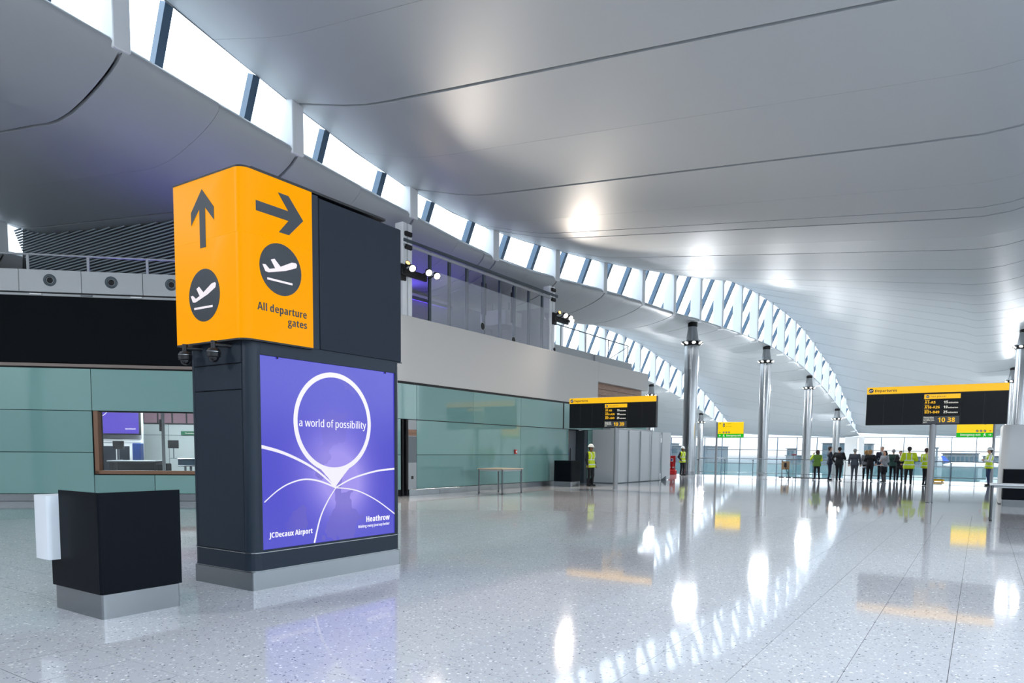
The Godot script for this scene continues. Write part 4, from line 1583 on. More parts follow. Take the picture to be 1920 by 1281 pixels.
# ------------------------------------------------------------------ hoardings and tables
func hoardings() -> void:
	var o := thing("hoarding", "plain white hoarding of tall panels behind the left departures board", "hoarding", V(-14.6, 0, 32.5))
	var wm := mat(c8(208, 211, 213), 0.35)
	var st := ST()
	bb(st, -0.56, 0.6, 0.03, 2.48, -2.95, -2.9, 0.006)
	part("panel", st, wm, o)
	for k in 5:
		st = ST()
		var a := -2.88 + 1.24 * k
		bb(st, 0.62 + 0.05 * k, 0.67 + 0.05 * k, 0.03, 2.48, a, a + 1.22, 0.008)
		part("panel", st, wm, o)
		st = ST()
		tube(st, V(0.68 + 0.05 * k, 0.03, a - 0.01), V(0.68 + 0.05 * k, 2.48, a - 0.01), 0.022, 0.022, 8)
		part("joint_strip", st, wm, o)
	st = ST()
	bb(st, -0.54, 0.6, 0.0, 0.04, -2.93, -2.88)
	bb(st, 0.6, 0.66, 0.0, 0.04, -2.9, 3.3)
	part("sole_plate", st, M.midgrey, o)
	st = ST()
	bb(st, -0.5, -0.1, 2.48, 2.62, -2.0, 3.2, 0.01)
	part("head_box", st, M.grey, o)
	var wd := thing("sandbag", "small grey weight lying at the foot of the white hoarding", "weight", V(-13.48, 0, 34.3))
	st = ST()
	extrude(st, PackedVector2Array([Vector2(-0.12, 0), Vector2(0.12, 0), Vector2(0.1, 0.24), Vector2(0.04, 0.17), Vector2(-0.1, 0.07)]), -0.08, 0.08)
	part("body", st, M.midgrey, wd)
	o = thing("hoarding", "white rounded hoarding at the right edge behind the dark podium", "hoarding", V(2.0, 0, 27.7))
	st = ST()
	prism(st, rrect(-1.5, 1.8, -1.75, 1.5, 0.25, [1, 1, 1, 1], 8), 0.03, 2.4, true)
	part("panel_wrap", st, wm, o)
	st = ST()
	prism(st, rrect(-1.46, 1.76, -1.71, 1.46, 0.25), 0.0, 0.03)
	part("sole_plate", st, M.midgrey, o)
	st = ST()
	for x in [-0.9, 0.5]: bb(st, x - 0.012, x + 0.012, 0.03, 2.38, -1.758, -1.748)
	part("joint_strip", st, M.grey, o)
	var dg := thing("dark_post", "thin dark upright strip left of the red fire stand", "post", V(-16.85, 0, 42.9))
	st = ST()
	bb(st, -0.05, 0.05, 0.0, 2.5, -0.2, 0.2, 0.01)
	part("upright", st, M.dark, dg)
	st = ST()
	bb(st, -0.09, 0.09, 0.0, 0.03, -0.24, 0.24, 0.005)
	part("foot_plate", st, M.darker, dg)

func table(label: String, t0: float, t1: float, u0: float, u1: float, h: float, edge: Material) -> void:
	var o := thing("table", label, "table", V((t0 + t1) / 2, 0, (u0 + u1) / 2), 0, "thin-legged tables")
	var a := (t1 - t0) / 2
	var b := (u1 - u0) / 2
	var st := ST()
	bx(st, Vector3(0, h - 0.016, 0), Vector3(2 * a, 0.032, 2 * b), 0.006)
	part("tabletop", st, edge, o)
	st = ST()
	for s in [-1, 1]:
		bx(st, Vector3(0, h - 0.06, s * (b - 0.06)), Vector3(2 * a - 0.1, 0.05, 0.025))
		bx(st, Vector3(s * (a - 0.06), h - 0.06, 0), Vector3(0.025, 0.05, 2 * b - 0.1))
	part("under_frame", st, M.grey, o)
	for s in [[-1, -1], [1, -1], [-1, 1], [1, 1]]:
		st = ST()
		var c := Vector3(s[0] * (a - 0.05), 0, s[1] * (b - 0.05))
		tube(st, c + Vector3(0, 0.03, 0), c + Vector3(0, h - 0.03, 0), 0.026, 0.026, 12)
		var l := part("leg", st, M.leg, o)
		st = ST()
		tube(st, c, c + Vector3(0, 0.03, 0), 0.03, 0.03, 12)
		part("foot", st, M.black, l)

func tables() -> void:
	table("small table on four thin steel legs in front of the green glass wall", -14.48, -13.4, 19.58, 20.86, 0.86, mat(c8(196, 176, 150), 0.4))
	table("table on thin steel legs at the right edge in front of the dark podium", 0.2, 1.8, 19.16, 19.96, 0.84, mat(c8(206, 208, 210), 0.3))

# ------------------------------------------------------------------ balustrade at the edge of the floor
func balustrade() -> void:
	var o := thing("balustrade", "long glass balustrade with steel rails at the far edge of the floor", "balustrade")
	var u := 45.42
	var st := ST()
	tube(st, V(-15.4, 1.08, u), V(8, 1.08, u), 0.03, 0.03, 10)
	part("handrail", st, M.steel, o)
	st = ST()
	tube(st, V(-15.4, 0.2, u), V(8, 0.2, u), 0.02, 0.02, 8)
	part("bottom_rail", st, M.steel, o)
	st = ST()
	tube(st, V(-34, 1.08, u), V(-17.2, 1.08, u), 0.03, 0.03, 10)
	part("handrail", st, M.steel, o)
	var n := 0
	for k in 14:
		var t := -15.5 + 1.772 * k
		st = ST()
		tube(st, V(t, 0, u), V(t, 1.02, u), 0.02, 0.02, 8)
		bx(st, V(t, 0.99, u - 0.03), Vector3(0.09, 0.06, 0.09), 0.01)
		part("baluster", st, M.stud, o)
		if k < 13:
			st = ST()
			bb(st, t + 0.05, t + 1.72, 0.24, 0.98, u + 0.02, u + 0.032)
			part("pane", st, M.balu_glass, o)
	st = ST()
	bb(st, -34, -17.2, 0.1, 0.98, u + 0.02, u + 0.032)
	part("pane", st, M.balu_glass, o)

func small_things() -> void:
	var st := ST()
	var o := thing("socket_stand", "small plywood power socket stand in front of the balustrade", "stand", V(-9.87, 0, 44.85))
	bx(st, Vector3(0, 0.72, 0), Vector3(0.46, 0.5, 0.03), 0.004)
	part("board", st, mat(c8(178, 144, 104), 0.6), o)
	for s in [-1, 1]:
		st = ST()
		bx(st, Vector3(s * 0.2, 0.4, -0.03), Vector3(0.05, 0.8, 0.04), 0.004)
		part("leg", st, M.midgrey, o)
		st = ST()
		bx(st, Vector3(s * 0.2, 0.02, 0), Vector3(0.28, 0.04, 0.3), 0.006)
		part("foot", st, M.darker, o)
	st = ST()
	bx(st, Vector3(0, 0.75, 0.04), Vector3(0.14, 0.26, 0.06), 0.01)
	part("socket_box", st, M.darker, o)
	st = ST()
	pipe(st, [Vector3(0, 0.62, 0.05), Vector3(0.1, 0.4, 0.05), Vector3(0.22, 0.1, 0.1), Vector3(0.3, 0.012, 0.1), Vector3(0.36, 0.012, 0.15)], 0.012)
	part("cable", st, M.black, o)
	o = thing("rubber_mat", "dark mat lying on the floor at the foot of the third steel column", "mat", V(-8.4, 0, 44.6))
	st = ST()
	bx(st, Vector3(0, 0.015, 0), Vector3(1.9, 0.03, 0.5), 0.008)
	part("pad", st, M.black, o)
	o = thing("red_marker", "thin pole with a small red plate beside the plywood socket stand", "marker", V(-9.46, 0, 45.0))
	st = ST()
	tube(st, Vector3.ZERO, Vector3(0, 1.34, 0), 0.012, 0.012, 6)
	tube(st, Vector3(0.16, 0, -0.1), Vector3(0.12, 1.34, 0), 0.008, 0.008, 6)
	part("pole", st, M.midgrey, o)
	st = ST()
	bx(st, Vector3(0.03, 1.37, 0), Vector3(0.26, 0.07, 0.03), 0.008)
	part("plate", st, mat(c8(150, 40, 44), 0.5), o)
	o = thing("floor_sign", "low yellow warning board lying by the balustrade right of the board post", "sign", V(-1.9, 0, 44.9))
	st = ST()
	bx(st, Vector3(0, 0.07, 0), Vector3(0.6, 0.1, 0.06), 0.01)
	part("panel", st, mat(c8(250, 190, 20), 0.5), o)
	st = ST()
	bx(st, Vector3(-0.2, 0.01, 0), Vector3(0.06, 0.02, 0.24))
	bx(st, Vector3(0.2, 0.01, 0), Vector3(0.06, 0.02, 0.24))
	part("foot", st, M.darker, o)
	st = ST()
	bx(st, Vector3(-0.02, 0.135, 0.0), Vector3(0.44, 0.03, 0.05), 0.01)
	part("grip", st, M.darker, o)
	# red fire point
	o = thing("fire_stand", "red fire point stand with two extinguishers behind the white hoarding", "fire stand", V(-16.72, 0, 43.9))
	var red := mat(c8(196, 30, 34), 0.4)
	st = ST()
	bx(st, Vector3(0, 0.15, 0), Vector3(0.56, 0.3, 0.4), 0.02)
	part("base_box", st, red, o)
	st = ST()
	bx(st, Vector3(-0.02, 0.76, -0.14), Vector3(0.42, 0.92, 0.04), 0.01)
	part("back_board", st, red, o)
	st = ST()
	bx(st, Vector3(-0.04, 0.95, -0.115), Vector3(0.16, 0.2, 0.01))
	part("notice", st, M.white, o)
	st = ST()
	bx(st, Vector3(-0.06, 0.95, -0.108), Vector3(0.09, 0.12, 0.006))
	part("notice", st, mat(c8(40, 70, 170), 0.5), o)
	for s in [-1, 1]:
		st = ST()
		lathe(st, [Vector2(0, 0.3), Vector2(0.075, 0.3), Vector2(0.075, 0.62), Vector2(0.05, 0.69), Vector2(0.02, 0.72), Vector2(0.02, 0.76), Vector2(0, 0.76)], Vector3(s * 0.13, 0, 0.03), 14)
		var e := part("extinguisher", st, red, o)
		st = ST()
		bx(st, Vector3(s * 0.13, 0.78, 0.05), Vector3(0.03, 0.05, 0.12), 0.006)
		pipe(st, [Vector3(s * 0.13, 0.74, 0.08), Vector3(s * 0.13 + 0.09, 0.66, 0.1), Vector3(s * 0.13 + 0.08, 0.42, 0.1)], 0.012)
		part("handle", st, M.black, e)
		st = ST()
		lathe(st, [Vector2(0.0765, 0.42), Vector2(0.0765, 0.52)], Vector3(s * 0.13, 0, 0.03), 14)
		part("label_band", st, M.white, e)

# ------------------------------------------------------------------ people
# a field of tapered bones, joined smoothly, meshed as surface nets; planes (normal, d) cut it
func nets(st: SurfaceTool, bones: Array, cell: float, grow := 0.0, k := 0.05, planes := []) -> void:
	var lo := Vector3.INF
	var hi := -Vector3.INF
	for b in bones:
		var r: float = maxf(b[2], b[3]) + grow + cell * 2.0
		lo = lo.min(b[0] - Vector3.ONE * r).min(b[1] - Vector3.ONE * r)
		hi = hi.max(b[0] + Vector3.ONE * r).max(b[1] + Vector3.ONE * r)
	var nx := int(ceil((hi.x - lo.x) / cell)) + 1
	var ny := int(ceil((hi.y - lo.y) / cell)) + 1
	var nz := int(ceil((hi.z - lo.z) / cell)) + 1
	var f := PackedFloat32Array()
	f.resize(nx * ny * nz)
	f.fill(9.0)
	for b in bones:
		var a: Vector3 = b[0]
		var d: Vector3 = b[1] - a
		var dd := maxf(d.length_squared(), 1e-6)
		var ra: float = b[2] + grow
		var rb: float = b[3] + grow
		var reach := maxf(ra, rb) + k + cell * 1.5
		var b0 := ((a.min(b[1]) - Vector3.ONE * reach - lo) / cell).floor()
		var b1 := ((a.max(b[1]) + Vector3.ONE * reach - lo) / cell).ceil()
		for iz in range(maxi(0, int(b0.z)), mini(nz - 1, int(b1.z)) + 1):
			for iy in range(maxi(0, int(b0.y)), mini(ny - 1, int(b1.y)) + 1):
				var at := (iz * ny + iy) * nx
				for ix in range(maxi(0, int(b0.x)), mini(nx - 1, int(b1.x)) + 1):
					var p := lo + Vector3(ix, iy, iz) * cell - a
					var h := clampf(p.dot(d) / dd, 0.0, 1.0)
					var v := (p - d * h).length() - lerpf(ra, rb, h)
					var o := f[at + ix]
					var q := maxf(k - absf(o - v), 0.0)
					f[at + ix] = minf(o, v) - q * q / (4.0 * k)
	if planes:
		for iz in nz:
			for iy in ny:
				for ix in nx:
					var p := lo + Vector3(ix, iy, iz) * cell
					var i := (iz * ny + iy) * nx + ix
					for pl in planes: f[i] = maxf(f[i], p.dot(pl[0]) - pl[1])
	group_no += 1
	var ids := {}
	var pos := PackedVector3Array()
	var offs := [Vector3i(0, 0, 0), Vector3i(1, 0, 0), Vector3i(0, 1, 0), Vector3i(1, 1, 0), Vector3i(0, 0, 1), Vector3i(1, 0, 1), Vector3i(0, 1, 1), Vector3i(1, 1, 1)]
	var edges := [[0, 1], [2, 3], [4, 5], [6, 7], [0, 2], [1, 3], [4, 6], [5, 7], [0, 4], [1, 5], [2, 6], [3, 7]]
	for iz in nz - 1:
		for iy in ny - 1:
			for ix in nx - 1:
				var i := (iz * ny + iy) * nx + ix
				var c0 := f[i]
				if c0 > 3.0 * cell or c0 < -3.0 * cell: continue
				var val := [c0, f[i + 1], f[i + nx], f[i + nx + 1], f[i + nx * ny], f[i + nx * ny + 1], f[i + nx * ny + nx], f[i + nx * ny + nx + 1]]
				var s := Vector3.ZERO
				var n := 0
				for e in edges:
					var va: float = val[e[0]]
					var vb: float = val[e[1]]
					if (va < 0.0) != (vb < 0.0):
						s += Vector3(offs[e[0]]).lerp(Vector3(offs[e[1]]), va / (va - vb))
						n += 1
				if n:
					ids[i] = pos.size()
					pos.append(lo + (Vector3(ix, iy, iz) + s / n) * cell)
	st.set_smooth_group(group_no)
	var step := [1, nx, nx * ny]
	for i in ids:
		var ix: int = i % nx
		var iy: int = (i / nx) % ny
		var iz: int = i / (nx * ny)
		for ax in 3:
			var j: int = i + step[ax]
			if j >= f.size() or (f[i] < 0.0) == (f[j] < 0.0): continue
			var b: int = step[(ax + 1) % 3]
			var c: int = step[(ax + 2) % 3]
			if not (ids.has(i - b) and ids.has(i - c) and ids.has(i - b - c)): continue
			var n := Vector3.ZERO
			n[ax] = 1.0 if f[i] < 0.0 else -1.0
			quad(st, pos[ids[i]], pos[ids[i - b]], pos[ids[i - b - c]], pos[ids[i - c]], n)
	st.set_smooth_group(-1)

const ARMS := {
	"down": [Vector3(0.05, -0.28, -0.03), Vector3(0.07, -0.53, 0.05)],
	"folded": [Vector3(0.07, -0.27, 0.06), Vector3(-0.16, -0.23, 0.22)],
	"behind": [Vector3(0.1, -0.27, -0.1), Vector3(-0.12, -0.46, -0.17)],
	"front": [Vector3(0.06, -0.27, 0.0), Vector3(-0.12, -0.42, 0.22)],
	"phone": [Vector3(0.12, -0.2, 0.16), Vector3(-0.04, 0.08, 0.2)],
	"raised": [Vector3(0.14, -0.18, 0.12), Vector3(-0.06, 0.12, 0.22)],
	"pocket": [Vector3(0.12, -0.27, -0.06), Vector3(0.02, -0.48, 0.06)],
}

func person(label: String, t: float, u: float, height: float, yaw: float, w: Dictionary) -> void:
	var o := thing("person", label, "person", V(t, 0, u), yaw)
	var s := height / 1.8
	var build: float = w.get("build", 1.0) * 1.1
	var sh := 0.185 * build
	var skin: Material = w.get("skin", M.skin)
	var step: float = w.get("step", 0.03)
	var turn: float = w.get("head", 0.0)
	var L := {}
	for q in [["l", 1.0], ["r", -1.0]]:
		var x: float = q[1]
		L[q[0] + "hip"] = Vector3(x * 0.095, 0.93, 0)
		L[q[0] + "knee"] = Vector3(x * 0.105, 0.5, 0.02 + x * step * 0.5)
		L[q[0] + "ank"] = Vector3(x * 0.11, 0.085, -0.03 + x * step)
		L[q[0] + "sho"] = Vector3(x * sh, 1.45, -0.015)
		var pose: Array = ARMS[w.get(q[0] + "arm", "down")]
		L[q[0] + "elb"] = L[q[0] + "sho"] + pose[0] * Vector3(x, 1, 1)
		L[q[0] + "wri"] = L[q[0] + "sho"] + pose[1] * Vector3(x, 1, 1)
		L[q[0] + "hand"] = L[q[0] + "wri"] + (L[q[0] + "wri"] - L[q[0] + "elb"]).normalized() * 0.09
	for key in L: L[key] *= s
	var torso := [[Vector3(-0.06, 0.97, 0) * s, Vector3(0.06, 0.97, 0) * s, 0.115 * s * build, 0.115 * s * build], [Vector3(-0.05, 1.12, 0.01) * s, Vector3(0.05, 1.12, 0.01) * s, 0.1 * s * build, 0.1 * s * build], [Vector3(-0.09, 1.33, 0.0) * s, Vector3(0.09, 1.33, 0.0) * s, 0.108 * s * build, 0.108 * s * build], [Vector3(-sh + 0.02, 1.44, -0.015) * s, Vector3(sh - 0.02, 1.44, -0.015) * s, 0.062 * s, 0.062 * s]]
	var arms := []
	var legs := [[Vector3(-0.05, 0.95, 0) * s, Vector3(0.05, 0.95, 0) * s, 0.11 * s * build, 0.11 * s * build]]
	for q in ["l", "r"]:
		arms.append([L[q + "sho"], L[q + "elb"], 0.05 * s, 0.04 * s])
		arms.append([L[q + "elb"], L[q + "wri"], 0.04 * s, 0.028 * s])
		legs.append([L[q + "hip"], L[q + "knee"], 0.08 * s * build, 0.052 * s])
		legs.append([L[q + "knee"], L[q + "ank"], 0.052 * s, 0.036 * s])
	# the body: one continuous surface, hands and head on finer grids of their own
	var st := ST()
	var neck := [Vector3(0, 1.46, -0.015) * s, Vector3(0, 1.57, 0.0) * s, 0.055 * s, 0.05 * s]
	nets(st, torso + arms + legs + [neck], 0.034, -0.012, 0.05)
	var B := Basis(Vector3.UP, turn)
	var hp := func(x: float, y: float, z: float) -> Vector3: return (Vector3(0, 1.6, 0) + B * Vector3(x, y - 1.6, z)) * s
	nets(st, [[hp.call(0, 1.705, -0.015), hp.call(0, 1.7, 0.01), 0.09 * s, 0.084 * s], [hp.call(0, 1.66, 0.02), hp.call(0, 1.6, 0.04), 0.07 * s, 0.046 * s], [hp.call(0, 1.675, 0.088), hp.call(0, 1.645, 0.108), 0.01 * s, 0.014 * s], [hp.call(0.083, 1.67, -0.005), hp.call(0.086, 1.645, -0.005), 0.014 * s, 0.012 * s], [hp.call(-0.083, 1.67, -0.005), hp.call(-0.086, 1.645, -0.005), 0.014 * s, 0.012 * s], [Vector3(0, 1.5, -0.012) * s, hp.call(0, 1.62, 0.0), 0.054 * s, 0.05 * s]], 0.014, 0.0, 0.025)
	for q in ["l", "r"]:
		var d: Vector3 = (L[q + "hand"] - L[q + "wri"]).normalized()
		var side := d.cross(Vector3(0, 0.2, 1)).normalized()
		var nrm := side.cross(d)
		tube(st, L[q + "wri"] - d * 0.02, L[q + "hand"] - d * 0.01, 0.026 * s, 0.038 * s, 8)
		for k in 4:
			var b0: Vector3 = L[q + "hand"] + side * (k - 1.5) * 0.019 * s - d * 0.015
			var b1: Vector3 = b0 + (d * 0.9 + nrm * 0.25).normalized() * [0.036, 0.042, 0.04, 0.03][k] * s
			tube(st, b0, b1, 0.0095 * s, 0.009 * s, 6)
			tube(st, b1, b1 + (d * 0.6 + nrm * 0.7).normalized() * [0.032, 0.038, 0.036, 0.026][k] * s, 0.009 * s, 0.007 * s, 6)
		var th: Vector3 = L[q + "wri"] + d * 0.03 + side * 0.022 * s
		tube(st, th, th + (d * 0.6 + side * 0.7).normalized() * 0.04 * s, 0.012 * s, 0.01 * s, 6)
		tube(st, th + (d * 0.6 + side * 0.7).normalized() * 0.04 * s, th + (d * 0.6 + side * 0.7).normalized() * 0.04 * s + (d + nrm * 0.4).normalized() * 0.03 * s, 0.01 * s, 0.008 * s, 6)
	part("body", st, skin, o)
	st = ST()
	for x in [-0.033, 0.033]: ball(st, hp.call(x, 1.685, 0.083), Vector3(0.011, 0.008, 0.008) * s, 8)
	part("eyes", st, M.black, o)
	st = ST()
	ball(st, hp.call(0, 1.612, 0.083), Vector3(0.024, 0.006, 0.008) * s, 8)
	part("mouth", st, M.lips, o)
	# trousers or skirt and tights
	st = ST()
	nets(st, legs, 0.03, 0.014, 0.04, [[Vector3.DOWN, -0.07 * s], [Vector3.UP, 1.02 * s]])
	part("trousers" if not w.has("skirt") else "tights", st, w.trousers, o)
	if w.has("skirt"):
		st = ST()
		lathe(st, [Vector2(0.0, 1.02), Vector2(0.13, 1.02), Vector2(0.185, 0.9), Vector2(0.19, 0.56), Vector2(0.17, 0.56), Vector2(0.1, 0.7)], Vector3.ZERO, 16, Basis.from_scale(Vector3(s, s, s * 0.85)), true)
		part("skirt", st, w.skirt, o)
		for q in ["l", "r"]:
			st = ST()
			tube(st, L[q + "knee"] - Vector3(0, 0.05, 0), L[q + "ank"], 0.068 * s, 0.055 * s, 10)
			part("boot", st, w.boots, o)
	# jacket
	st = ST()
	var hem: float = w.get("hem", 0.84)
	var coat: Array = torso + [[Vector3(-0.07, hem, 0.0) * s, Vector3(0.07, hem, 0.0) * s, 0.125 * s * build, 0.125 * s * build]]
	for q in ["l", "r"]:
		var e: Vector3 = L[q + "wri"] - (L[q + "wri"] - L[q + "elb"]).normalized() * 0.02
		coat.append([L[q + "sho"], L[q + "elb"], 0.052 * s, 0.046 * s])
		coat.append([L[q + "elb"], e, 0.046 * s, 0.034 * s])
	nets(st, coat, 0.03, 0.012, 0.045, [[Vector3.DOWN, -hem * s], [Vector3.UP, 1.535 * s]])
	part("jacket", st, w.jacket, o)
	if w.has("shirt"):
		st = ST()
		extrude(st, PackedVector2Array([Vector2(-0.05, 1.53), Vector2(0, 1.2), Vector2(0.05, 1.53)]), 0.085, 0.118, Transform3D(Basis.from_scale(Vector3.ONE * s), Vector3.ZERO))
		var sr := part("shirt", st, M.white, o)
		st = ST()
		extrude(st, PackedVector2Array([Vector2(-0.02, 1.5), Vector2(0.02, 1.5), Vector2(0.026, 1.28), Vector2(0, 1.23), Vector2(-0.026, 1.28)]), 0.1, 0.126, Transform3D(Basis.from_scale(Vector3.ONE * s), Vector3.ZERO))
		part("tie", st, w.shirt, sr)
	if w.has("vest"):
		var vb: Array = torso.duplicate()
		vb.append([Vector3(-0.07, 0.86, 0.0) * s, Vector3(0.07, 0.86, 0.0) * s, 0.125 * s * build, 0.125 * s * build])
		if w.get("sleeves", false):
			for q in ["l", "r"]:
				vb.append([L[q + "sho"], L[q + "elb"], 0.054 * s, 0.048 * s])
				vb.append([L[q + "elb"], L[q + "wri"], 0.048 * s, 0.038 * s])
		st = ST()
		var low: float = w.get("vest_hem", 0.82)
		nets(st, vb, 0.03, 0.026, 0.045, [[Vector3.DOWN, -low * s], [Vector3.UP, 1.52 * s]])
		var ve := part("vest", st, w.vest, o)
		if w.get("bands", true):
			for y in [0.95, 1.16]:
				st = ST()
				nets(st, vb.slice(0, 5), 0.025, 0.036, 0.045, [[Vector3.DOWN, -(y - 0.03) * s], [Vector3.UP, (y + 0.03) * s]])
				part("reflective_band", st, M.reflect, ve)
			for x in [-0.11, 0.11]:
				st = ST()
				nets(st, vb.slice(0, 5), 0.025, 0.036, 0.045, [[Vector3.DOWN, -1.18 * s], [Vector3.UP, 1.5 * s], [Vector3.RIGHT, (x + 0.025) * s], [Vector3.LEFT, -(x - 0.025) * s]])
				part("reflective_band", st, M.reflect, ve)
	# shoes
	for q in ["l", "r"]:
		st = ST()
		var a: Vector3 = L[q + "ank"]
		nets(st, [[Vector3(a.x, 0.045, a.z - 0.03), Vector3(a.x * 1.15, 0.036, a.z + 0.15 * s), 0.043, 0.034]], 0.02, 0.0, 0.03, [[Vector3.DOWN, 0.0]])
		part("shoe", st, M.black if not w.has("boots") else w.boots, o)
	# hair, hat
	st = ST()
	var cut := [[B * Vector3(0, -0.6, 0.8), (B * Vector3(0, -0.6, 0.8)).dot(hp.call(0, 1.715, 0.045))]]
	if w.has("hair"):
		var hb := [[hp.call(0, 1.712, -0.022), hp.call(0, 1.708, 0.002), 0.1 * s, 0.093 * s]]
		if w.get("long", false):
			for x in [-0.06, 0.0, 0.06]: hb.append([hp.call(x, 1.7, -0.03), hp.call(x * 1.1, 1.45, -0.06), 0.065 * s, 0.055 * s])
			cut.append([Vector3.DOWN, -1.42 * s])
		else: hb.append([hp.call(0, 1.69, -0.04), hp.call(0, 1.62, -0.035), 0.08 * s, 0.06 * s])
		nets(st, hb, 0.018, 0.0, 0.03, cut)
		part("hair", st, w.hair, o)
	if w.has("helmet"):
		st = ST()
		lathe(st, [Vector2(0.125, 0.0), Vector2(0.118, 0.012), Vector2(0.112, 0.05), Vector2(0.09, 0.105), Vector2(0.05, 0.135), Vector2(0.0, 0.145)], hp.call(0, 1.72, -0.01), 18, Basis.from_scale(Vector3(s, s, s * 1.12)), true)
		extrude(st, rrect(-0.07, 0.07, 0.08, 0.19, 0.05), 0.0, 0.012, Transform3D(B * Basis(Vector3(1, 0, 0), Vector3(0, 0, 1), Vector3(0, -1, 0)), hp.call(0, 1.722, 0)).scaled_local(Vector3.ONE * s))
		part("helmet", st, w.helmet, o)
	if w.has("scarf"):
		st = ST()
		nets(st, [[Vector3(0.06, 1.5, 0.06) * s, Vector3(-0.07, 1.2, 0.13) * s, 0.035, 0.03], [Vector3(-0.06, 1.5, 0.06) * s, Vector3(0.02, 1.36, 0.12) * s, 0.035, 0.03]], 0.02)
		part("scarf", st, w.scarf, o)
	if w.has("carry"):
		st = ST()
		var hd: Vector3 = L["lhand"]
		bx(st, hd + Vector3(0, -0.02, 0.03), Vector3(0.22, 0.02, 0.3) * s, 0.005)
		part("papers", st, M.white, o)

func people() -> void:
	M.skin = mat(c8(214, 164, 138), 0.6)
	M.lips = mat(c8(160, 90, 84), 0.6)
	M.reflect = mat(c8(226, 230, 228), 0.4)
	var navy := mat(c8(34, 38, 56), 0.75)
	var black := mat(c8(22, 23, 28), 0.75)
	var grey := mat(c8(84, 88, 98), 0.8)
	var lgrey := mat(c8(150, 152, 158), 0.8)
	var hivis := mat(c8(206, 226, 20), 0.6)
	var olive := mat(c8(104, 142, 52), 0.7)
	var brown := mat(c8(74, 52, 42), 0.7)
	var blonde := mat(c8(176, 134, 84), 0.7)
	var dark := mat(c8(34, 28, 26), 0.6)
	var silver := mat(c8(150, 148, 146), 0.7)
	var white := mat(c8(236, 236, 232), 0.35)
	var away := PI
	person("woman in a green vest with long brown hair, a phone raised, left of the group", -7.57, 42.0, 1.66, away + 0.5, {"jacket": hivis, "vest": olive, "bands": false, "trousers": black, "hair": brown, "long": true, "larm": "phone", "rarm": "folded", "step": 0.09})
	person("man in a navy suit seen in profile, left one of two suited men", -7.02, 42.6, 1.86, PI / 2 + 0.4, {"jacket": navy, "trousers": navy, "hair": brown, "larm": "folded", "rarm": "folded"})
	person("man in a black suit seen from behind, right one of the two suited men", -6.42, 41.8, 1.83, away - 0.3, {"jacket": black, "trousers": black, "hair": dark, "larm": "pocket", "rarm": "folded", "head": 0.7, "build": 1.1, "step": 0.06})
	person("balding man in a grey suit standing alone with his back turned", -5.8, 42.9, 1.74, away, {"jacket": grey, "trousers": grey, "hair": silver, "build": 1.12, "step": 0.0})
	person("blonde woman in a light grey coat half hidden by a woman in black", -5.33, 43.7, 1.68, away + 0.2, {"jacket": lgrey, "hem": 0.72, "trousers": black, "hair": blonde, "long": true})
	person("blonde long-haired woman dressed in black seen from behind", -5.0, 42.6, 1.7, away - 0.2, {"jacket": black, "trousers": black, "hair": blonde, "long": true, "larm": "front", "rarm": "folded", "build": 1.08})
	person("tall grey-haired man in a dark suit with a pale tie facing the camera", -4.47, 42.9, 1.88, 0.3, {"jacket": navy, "shirt": lgrey, "trousers": black, "hair": silver, "larm": "front", "rarm": "down", "head": -0.3})
	person("dark-haired woman in a pale grey jacket, black skirt and boots", -4.2, 41.5, 1.66, -0.7, {"jacket": lgrey, "hem": 0.88, "trousers": black, "skirt": black, "boots": mat(c8(70, 68, 72), 0.5), "hair": dark, "long": true, "larm": "front", "rarm": "folded", "carry": true})
	person("person in a dark green jacket standing behind the woman in the skirt", -4.0, 43.8, 1.74, away, {"jacket": mat(c8(58, 92, 84), 0.8), "trousers": black, "hair": silver})
	person("dark-haired woman in black with a white scarf facing the camera", -3.62, 43.3, 1.66, 0.1, {"jacket": black, "trousers": black, "hair": dark, "scarf": white, "larm": "front", "rarm": "folded", "hem": 0.78})
	person("tall man in a yellow high-visibility coat with his back to the camera", -2.88, 38.9, 1.84, away, {"jacket": hivis, "hem": 0.76, "vest": hivis, "sleeves": true, "vest_hem": 0.76, "trousers": black, "hair": dark, "larm": "folded", "rarm": "folded", "build": 1.12, "step": 0.0})
	person("man in a yellow high-visibility jacket beside the post of the departures board", -2.16, 38.9, 1.78, away - 0.7, {"jacket": hivis, "vest": hivis, "sleeves": true, "trousers": black, "hair": brown, "larm": "folded", "rarm": "pocket", "head": 0.4})
	person("man in a yellow vest and pale cap in profile beside the white rounded hoarding", 0.34, 41.0, 1.8, -PI / 2 + 0.2, {"jacket": white, "vest": hivis, "trousers": mat(c8(34, 48, 84), 0.8), "hair": dark, "helmet": white, "larm": "folded", "rarm": "folded"})
	person("man in a white helmet and high-visibility vest behind the black podium", -13.78, 26.75, 1.73, PI / 2 - 0.2, {"jacket": black, "vest": hivis, "trousers": black, "hair": dark, "helmet": white, "larm": "down", "rarm": "down", "skin": mat(c8(120, 80, 62), 0.6)})
	person("man in a white helmet and yellow vest leaning by the nearest steel column", -15.72, 43.1, 1.78, PI / 2 - 0.3, {"jacket": black, "vest": hivis, "trousers": black, "hair": dark, "helmet": white, "larm": "pocket", "rarm": "pocket", "skin": mat(c8(120, 80, 62), 0.6)})

